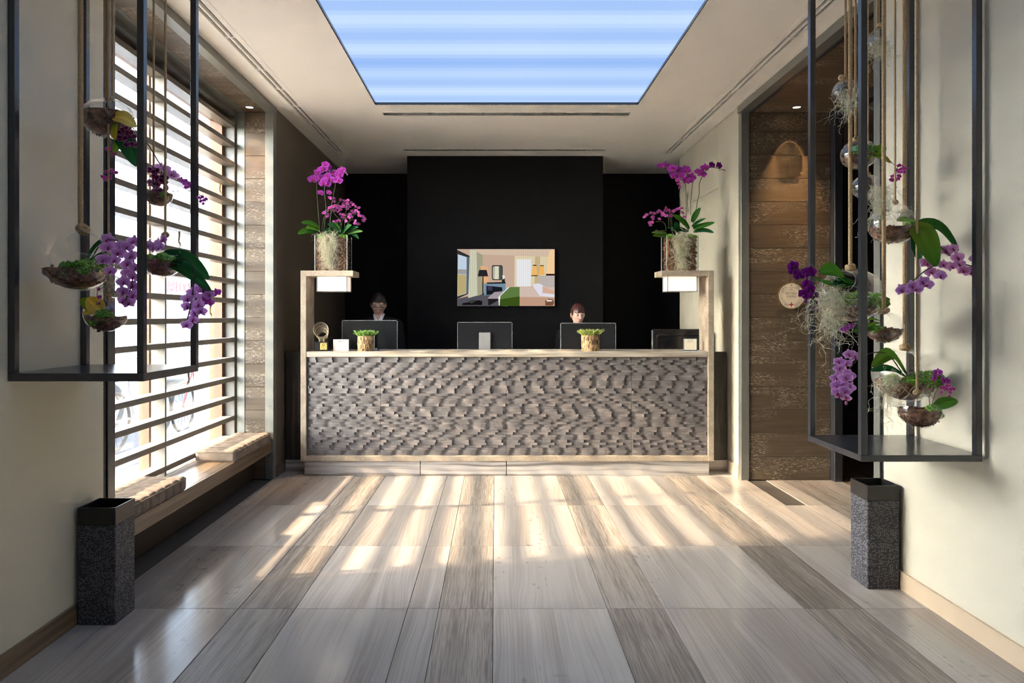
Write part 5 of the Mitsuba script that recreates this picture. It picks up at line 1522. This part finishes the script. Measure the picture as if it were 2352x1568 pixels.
P5 = lambda x, y, Yk: at(1480 + x / 7.84, 360 + y / 7.84, Yk)      # noqa: E731
o = orchid('tall_orchid', 'tall magenta moth orchid with spreading leaves in the vase nearest the door wall')
put(o, 'magenta', 6.52, 22, [(500, 220), (620, 235), (730, 260), (540, 350), (660, 350), (760, 425), (845, 370), (1030, 310), (1090, 200), (740, 225)], (1480, 360), 7.84, 0, -5, .03)
put(o, 'magenta', 6.50, 17, [(280, 165), (385, 150), (790, 260), (960, 265), (830, 430)], (1480, 360), 7.84, 15, 0, .03)
put(o, 'violet', 6.50, 18, [(1215, 150), (1340, 160)], (1480, 360), 7.84, 15, 0, .02)
put(o, 'mini', 6.50, 11, [(600, 425), (625, 490), (635, 550)], (1480, 360), 7.84)
for pts in ([(745, 1150), (750, 850), (735, 480), (650, 400), (500, 250), (330, 190)], [(830, 1050), (830, 860), (850, 650), (855, 460), (740, 260)], [(640, 1100), (645, 850), (635, 700), (640, 560)], [(900, 1100), (950, 850), (985, 650), (985, 520), (1030, 380), (1130, 220), (1250, 190), (1460, 245)], [(790, 1000), (770, 800), (785, 640)]):
    stem(o, [P5(x, y, 6.53) for x, y in pts], .0030)
for x, y in ((1355, 240), (1405, 232), (1440, 245)):
    bud(o, 'violet', P5(x, y, 6.5), .010)
for (x0, y0_), (x1, y1_), w, col, sg, rl in (((800, 1310), (515, 1055), .085, (.06, .20, .02), .06, 35), ((870, 1180), (1015, 920), .075, (.025, .09, .02), .02, -50), ((860, 1260), (1100, 1110), .04, DEEP, .04, -30), ((880, 1290), (1265, 1185), .065, (.035, .13, .02), -.02, -25), ((890, 1360), (1250, 1370), .07, DEEP, .08, -10), ((800, 1350), (410, 1285), .06, DEEP, .05, 10), ((780, 1360), (470, 1330), .05, DEEP, .05, 15), ((640, 1290), (530, 1240), .08, DEEP, .1, 30)):
    leaf(o, P5(x0, y0_, 6.53), P5(x1, y1_, 6.46), w, sg, col, rl)
o = orchid('miniature_orchid', 'miniature crimson orchid leaning towards the room in the vase nearest the door wall')
put(o, 'mini', 6.48, 8.8, [(40, 1045), (5, 1085), (115, 1010), (180, 1020), (235, 1000), (265, 970), (150, 1085), (155, 1120), (100, 1185), (140, 1180), (110, 1235), (310, 1000), (385, 925), (410, 960), (370, 970), (310, 1055), (270, 1120), (350, 1050), (390, 1065), (440, 970), (460, 1010), (520, 980), (600, 940), (680, 930), (690, 1010), (640, 930), (500, 1050), (480, 1070), (330, 1020), (440, 1060), (560, 960), (720, 1085)], (1480, 360), 7.84, None, None, .05)
put(o, 'miniviolet', 6.46, 9, [(215, 1345)], (1480, 360), 7.84)
for pts in ([(390, 1340), (385, 1250), (330, 1175), (200, 1165)], [(440, 1260), (430, 1100), (330, 1010), (60, 1040)], [(480, 1260), (460, 1110), (400, 1000), (390, 930)], [(500, 1230), (495, 1080), (560, 960), (680, 930)], [(400, 1330), (310, 1325), (230, 1345)]):
    stem(o, [P5(x, y, 6.5) for x, y in pts], .0022, 'stem_green')
for (x0, y0_), (x1, y1_), w, col, sg, rl in (((400, 1390), (130, 1370), .05, (.13, .22, .04), .02, 20), ((390, 1420), (150, 1420), .05, (.10, .20, .03), -.02, 25), ((400, 1385), (240, 1375), .04, (.16, .26, .06), .03, 25)):
    leaf(o, P5(x0, y0_, 6.49), P5(x1, y1_, 6.42), w, sg, col, rl)
# ------------------------------------------------------------------ the two receptionists
def hull_chain(joints, bones, grow=0.0, edge=.014, taubin=14):
    """One smooth surface around a skeleton: hulls of spheres at the joints, joined, refined and smoothed."""
    def ball(j):
        p, r = joints[j]
        s = m3.Manifold.sphere(r + grow, 20)
        return s.translate(list(map(float, p)))
    parts_ = [m3.Manifold.batch_hull([ball(b) for b in bone]) for bone in bones]
    m = m3.Manifold.batch_boolean(parts_, m3.OpType.Add).refine_to_length(edge)
    t = m.to_mesh()
    tm = trimesh.Trimesh(np.array(t.vert_properties)[:, :3], np.array(t.tri_verts), process=True)
    trimesh.smoothing.filter_taubin(tm, iterations=taubin)
    return tm


def head(woman):
    """A head in metres about its centre, facing -y, with colours."""
    m = trimesh.creation.icosphere(subdivisions=5)
    d = np.array(m.vertices)
    x, y, z = d[:, 0] * .073, d[:, 1] * .093, d[:, 2] * .117
    low = np.clip(-z / .117, 0, 1)
    x = x * (1 - (.34 if woman else .28) * low ** 1.6)
    y = np.where(y < 0, y * (1 - .06 * low), y * (1 - .45 * low ** 1.2))
    top = np.clip(z / .117, 0, 1)
    y = y * (1 + .04 * top)
    front = np.clip(-y / .05, 0, 1)
    G = lambda a, b, sx, sy: np.exp(-(((x - a) / sx) ** 2 + ((z - b) / sy) ** 2))      # noqa: E731
    dy = np.zeros_like(x)
    dy -= .010 * np.exp(-(x / .0085) ** 2) * np.clip((.018 - z) / .05, 0, 1) * np.clip((z + .042) / .008, 0, 1)
    dy -= .014 * G(0, -.030, .012, .011)
    dy -= .006 * (G(.011, -.034, .007, .006) + G(-.011, -.034, .007, .006))
    dy += .0095 * (G(.030, .004, .017, .011) + G(-.030, .004, .017, .011))
    dy -= .0045 * np.exp(-((z - .026) / .008) ** 2) * (np.abs(x) < .055)
    dy -= .005 * (G(.040, -.022, .018, .014) + G(-.040, -.022, .018, .014))
    dy -= .0055 * (G(0, -.058, .019, .0052) + G(0, -.069, .017, .0058))
    dy += .004 * G(0, -.0635, .024, .0022)
    dy -= .008 * G(0, -.098, .022, .014)
    dy += .004 * G(0, -.081, .020, .006)
    y = y + dy * front
    m.vertices = np.stack([x, y, z], 1)
    skin = np.array((.66, .43, .34) if woman else (.60, .38, .29))
    c = np.tile(skin, (len(x), 1))
    lips = np.clip(G(0, -.058, .021, .006) + G(0, -.069, .017, .006), 0, 1) * front
    c = c * (1 - .75 * lips[:, None]) + np.array((.40, .12, .12)) * .75 * lips[:, None]
    blush = (G(.042, -.028, .018, .016) + G(-.042, -.028, .018, .016) + .8 * G(0, -.032, .012, .010)) * front
    c = c * (1 - .22 * blush[:, None] * np.array([.3, 1, 1]))
    sock = (G(.030, .006, .015, .009) + G(-.030, .006, .015, .009)) * front
    c = c * (1 - .30 * sock[:, None])
    return m, np.clip(c, 0, 1)


def head_hair(woman, seed):
    """Hair as a thick cap over the skull, down to the hairline, with a fringe."""
    m = trimesh.creation.icosphere(subdivisions=5)
    d = np.array(m.vertices)
    x, y, z = d[:, 0] * .0785, d[:, 1] * .099 + .004, d[:, 2] * .124 + .002
    az = np.arctan2(d[:, 0], -d[:, 1])            # 0 in front
    n1 = meshkit.noise(np.stack([az * 9 + 20, z * 0 + 3, z * 0], 1), seed)
    fa = np.abs(az)
    if woman:
        line = np.where(fa < .80, .022 + .008 * n1, np.where(fa < 1.15, .022 + .03 * np.clip((fa - .8) / .35, 0, 1), np.where(fa < 1.6, -.008, -.05)))
    else:
        line = np.where(fa < .85, .040 + .016 * n1, np.where(fa < 1.35, .012 + .012 * n1, np.where(fa < 1.7, .022, -.060)))
    keep = z > line
    strand = meshkit.noise(np.stack([az * 26 + 20, z * 14, z * 0], 1), seed + 2)
    k = 1 + .045 * (strand - .5) + (.04 if woman else .05) * np.clip(z / .12, 0, 1)
    x, y, z = x * k, y * k, z * k
    m.vertices = np.stack([x, y, z], 1)
    f = m.faces[keep[m.faces].all(1)]
    # an inner surface makes the cap a thick body
    used = np.unique(f)
    idx = -np.ones(len(x), int)
    idx[used] = np.arange(len(used))
    f = idx[f]
    vo = np.array(m.vertices)[used]
    vi = vo * .90
    e = np.sort(np.vstack([f[:, [0, 1]], f[:, [1, 2]], f[:, [2, 0]]]), axis=1)
    raw = np.vstack([f[:, [0, 1]], f[:, [1, 2]], f[:, [2, 0]]])
    _, inv, cnt = np.unique(e, axis=0, return_inverse=True, return_counts=True)
    b = raw[cnt[inv.ravel()] == 1]
    n = len(vo)
    rim = np.vstack([np.stack([b[:, 1], b[:, 0], b[:, 0] + n], 1), np.stack([b[:, 1], b[:, 0] + n, b[:, 1] + n], 1)])
    t = trimesh.Trimesh(np.vstack([vo, vi]), np.vstack([f, f[:, ::-1] + n, rim]), process=False)
    base = np.array((.050, .012, .010) if woman else (.012, .008, .006))
    col = base * (.7 + .9 * np.clip(strand[used], 0, 1))[:, None]
    return t, np.clip(np.vstack([col, col]), 0, 1)


def hand(wrist, direction, side):
    """Palm and five curled fingers as joints and bones for hull_chain; palm down, fingers along direction."""
    d = np.asarray(direction, float)
    d /= np.linalg.norm(d)
    up = np.array([0, 0, 1.0])
    s = np.cross(d, up) * side
    s /= np.linalg.norm(s)
    J, B = {}, []
    w = np.asarray(wrist, float)
    J['w'] = (w, .024)
    for i, (o, L) in enumerate(((-.030, .070), (-.010, .078), (.011, .073), (.030, .058))):
        k = w + d * (.085 - .004 * abs(i - 1)) + s * o
        J[f'k{i}'] = (k, .0125)
        a = k + d * L * .45 + up * .004
        b = a + d * L * .32 - up * .012
        c = b + d * L * .18 - up * .016
        J[f'a{i}'], J[f'b{i}'], J[f'c{i}'] = (a, .0088), (b, .0080), (c, .0070)
        B += [(f'k{i}', f'a{i}'), (f'a{i}', f'b{i}'), (f'b{i}', f'c{i}')]
    B.append(('w', 'k0', 'k1', 'k2', 'k3'))
    t0 = w + d * .030 - s * .030
    t1 = t0 + d * .035 - s * .022 - up * .008
    t2 = t1 + d * .030 - s * .004 - up * .010
    J['t0'], J['t1'], J['t2'] = (t0, .0125), (t1, .0098), (t2, .0085)
    B += [('w', 't0'), ('t0', 't1'), ('t1', 't2')]
    return J, B


pr('skin', {'type': 'mesh_attribute', 'name': 'vertex_color'}, 0.5, spec=0.35)
pr('hair', {'type': 'mesh_attribute', 'name': 'vertex_color'}, 0.35, spec=0.5)
pr('shirt', (.74, .72, .75), 0.7)
pr('eye_white', (.62, .60, .58), 0.3)


def receptionist(lab, hx_, hy, hz, woman, nod, turn, seed, hs=1.0):
    """A standing figure behind the worktop; (hx_, hy, hz) is the centre of the head."""
    t = thing('person', lab, 'person')
    H = np.array([hx_, hy, hz])
    sw = .165 if woman else .19
    nb = H + [0, .045, -.165]                       # base of the neck
    sc = .93 if woman else 1.0
    J = {'n0': (H + [0, .022, -.085], .050 * sc), 'n1': (nb, .056 * sc)}
    ch = nb + [0, .02, -.12]
    J['ch'], J['ch2'] = (ch + [-.075, 0, 0], .105 * sc), (ch + [.075, 0, 0], .105 * sc)
    J['wa'], J['wa2'] = (ch + [-.05, .01, -.24], .095 * sc), (ch + [.05, .01, -.24], .095 * sc)
    J['hp'], J['hp2'] = (ch + [-.075, .02, -.42], .098), (ch + [.075, .02, -.42], .098)
    arms, legs, hands_, fists = [], [], [], []
    for k, s in (('l', -1), ('r', 1)):
        sh = nb + [s * sw, .02, -.055]
        el = sh + [s * .045, -.02, -.27]
        wr = np.array([hx_ + s * .13, 7.17, .955])
        J['s' + k], J['e' + k], J['w' + k] = (sh, .058 * sc), (el, .043 * sc), (wr, .029)
        J['u' + k] = (nb + [s * .06, .01, -.02], .055 * sc)
        arms += [('s' + k, 'e' + k), ('e' + k, 'w' + k)]
        hj, hb = hand(wr + [0, -.012, 0], (-.1 * s, -1, -.12), s)
        for q, v in hj.items():
            J[k + q] = v
        hands_ += [tuple(k + q for q in b) for b in hb] + [('w' + k, k + 'w')]
        hip = np.array([hx_ + s * .085, ch[1] + .02, ch[2] - .48])
        kn = np.array([hx_ + s * .095, ch[1] + .0, .50])
        an = np.array([hx_ + s * .10, ch[1] + .03, .09])
        J['h' + k], J['k' + k], J['a' + k] = (hip, .085), (kn, .058), (an, .042)
        legs += [('h' + k, 'k' + k), ('k' + k, 'a' + k)]
        J['f' + k], J['g' + k] = ((an[0], an[1] + .03, .045), .042), ((an[0] + s * .02, an[1] - .15, .035), .034)
        fists += [('f' + k, 'g' + k), ('a' + k, 'f' + k)]
    torso = [('ch', 'ch2', 'wa', 'wa2'), ('wa', 'wa2', 'hp', 'hp2'), ('ul', 'ur', 'ch', 'ch2'), ('sl', 'ul', 'ch'), ('sr', 'ur', 'ch2')]
    hips = [('hp', 'hp2', 'hl', 'hr')]
    hm, hc = head(woman)
    R = trimesh.transformations.rotation_matrix(math.radians(turn), Z3) @ trimesh.transformations.rotation_matrix(math.radians(nod), X3)
    R[:3, :3] *= hs
    R[:3, 3] = H
    # the body (neck, trunk, limbs, hands) and the head are one mesh
    body = hull_chain(J, [('n0', 'n1'), ('n1', 'ul', 'ur')] + torso + hips + arms + legs + hands_ + fists, 0, .010, 10)
    ears = []
    for s in (-1, 1):
        e = blob((s * .0755, .006, -.004), .020, 3, .10, 20, (.35, .62, 1.35), 2)
        e2 = ring((s * .078, .004, 0), .016, .004, 0, 20, 6)
        ears += [e, e2]
    hd = cat(hm, *ears)
    hcol = np.vstack([hc] + [np.tile(hc[0] * [1, .9, .88], (len(e.vertices), 1)) for e in ears])
    hd.apply_transform(R)
    skin = hc[0]
    part(t, 'body', cat(body, hd), 'skin', True, color=np.vstack([np.tile(skin, (len(body.vertices), 1)), hcol]))
    hr, hcl = head_hair(woman, seed)
    if woman:
        bun = blob((0, .105, .03), .042, 3, .12, 30, (1, .8, 1), 5)
        hcl = np.vstack([hcl, np.tile((.045, .012, .010), (len(bun.vertices), 1))])
        hr = cat(hr, bun)
    hr.apply_transform(R)
    part(t, 'hair', hr, 'hair', True, color=hcl)
    for s in (-1, 1):
        e = blob((s * .030, -.0775, .006), .0115, 2, 0, 10, (1.15, .7, .75))
        e.apply_transform(R)
        part(t, 'eye', e, 'eye_white', True)
        i = blob((s * .030, -.0845, .0035), .0055, 2, 0, 10, (1, .6, 1))
        i.apply_transform(R)
        part(t, 'iris', i, 'black', True)
        el = blob((s * .030, -.0785, .0110), .0130, 3, 0, 10, (1.22, .76, .80))
        el.apply_transform(R)
        part(t, 'eyelid', el, 'skin', True, color=np.tile(skin * .86, (len(el.vertices), 1)))
        lid = cat(tube([(s * .030 - .015, -.077, .008), (s * .030 - .006, -.0868, .0125), (s * .030 + .006, -.0868, .0125), (s * .030 + .015, -.077, .008)], .0022, 6, n=12), tube([(s * .030 - .017, -.082, .027), (s * .030 + s * .0, -.0905, .0315), (s * .030 + .017, -.082, .027)], np.array([.0012, .0022, .0028, .003, .003, .003, .0028, .0022, .0012]), 6, n=9))
        lid.apply_transform(R)
        part(t, 'brow', lid, 'black', True)
    if not woman:
        gl = []
        for s in (-1, 1):
            a = np.linspace(0, 2 * np.pi, 29)
            rx_, rz_ = .0235, .0165
            p = np.stack([s * .0300 + rx_ * np.sign(np.cos(a)) * np.abs(np.cos(a)) ** .6, -.098 + .004 * np.abs(np.cos(a)), -.006 + rz_ * np.sign(np.sin(a)) * np.abs(np.sin(a)) ** .6], 1)
            gl.append(tube(p, .0022, 6, caps=False))
            gl.append(tube([(s * .053, -.095, .004), (s * .072, -.06, .006), (s * .078, .0, .004)], .0018, 6, n=10))
        gl.append(tube([(-.0075, -.099, -.001), (0, -.101, .001), (.0075, -.099, -.001)], .0018, 6, n=6))
        g = cat(*gl)
        g.apply_transform(R)
        part(t, 'glasses', g, 'black_gloss', True)
    jk = hull_chain(J, torso + arms[:] + hips, .012, .012, 10)
    part(t, 'jacket', jk, 'suit', True)
    tr_ = hull_chain(J, hips + legs, .010, .016, 10)
    part(t, 'trousers', tr_, 'suit', True)
    part(t, 'shoes', hull_chain(J, [b for b in fists if b[0][0] == 'f'], .010, .016, 6), 'black_gloss', True)
    # shirt collar wings, and the tie of the man
    cl = []
    for s in (-1, 1):
        n = nb + [0, -.058 * sc, .030]
        w = np.array([[s * .004, -.004, -.030], [s * .030, -.016, -.055], [s * .056, .012, .012], [s * .062, .045, .040], [s * .048, .03, .045], [s * .030, -.002, .022]])
        P = np.vstack([n + w, n + w + [0, .006, -.002]])
        cl.append(trimesh.convex.convex_hull(P))
    part(t, 'shirt_collar', cl[0], 'shirt', label='white shirt collar')
    part(t, 'shirt_collar', cl[1], 'shirt', label='white shirt collar')
    fr = nb + [0, -.085, -.06]
    part(t, 'shirt_front', trimesh.convex.convex_hull(np.array([fr + [-.035, 0, .045], fr + [.035, 0, .045], fr + [0, -.025, -.09], fr + [-.035, .02, .045], fr + [.035, .02, .045], fr + [0, .0, -.09]])), 'shirt', label='white shirt')
    if not woman:
        n = nb + [0, -.092, -.018]
        part(t, 'tie', cat(trimesh.convex.convex_hull(np.array([n + [-.014, -.004, .012], n + [.014, -.004, .012], n + [.009, -.012, -.022], n + [-.009, -.012, -.022], n + [0, .008, 0]])), trimesh.convex.convex_hull(np.array([n + [-.010, -.012, -.022], n + [.010, -.012, -.022], n + [.022, -.030, -.13], n + [-.022, -.030, -.13], n + [0, .0, -.05], n + [0, -.02, -.13]]))), 'suit', label='dark tie')


receptionist('young man in glasses, dark suit and tie looking down at the monitor nearest the window', (869.5 - CX) * 7.35 / FOC, 7.35, 1.617, False, 20, 6, 3, 1.02)
receptionist('dark-haired woman with a fringe behind the monitor nearest the door wall', (1327 - CX) * 7.42 / FOC, 7.42, 1.512, True, 8, 13, 4, .97)
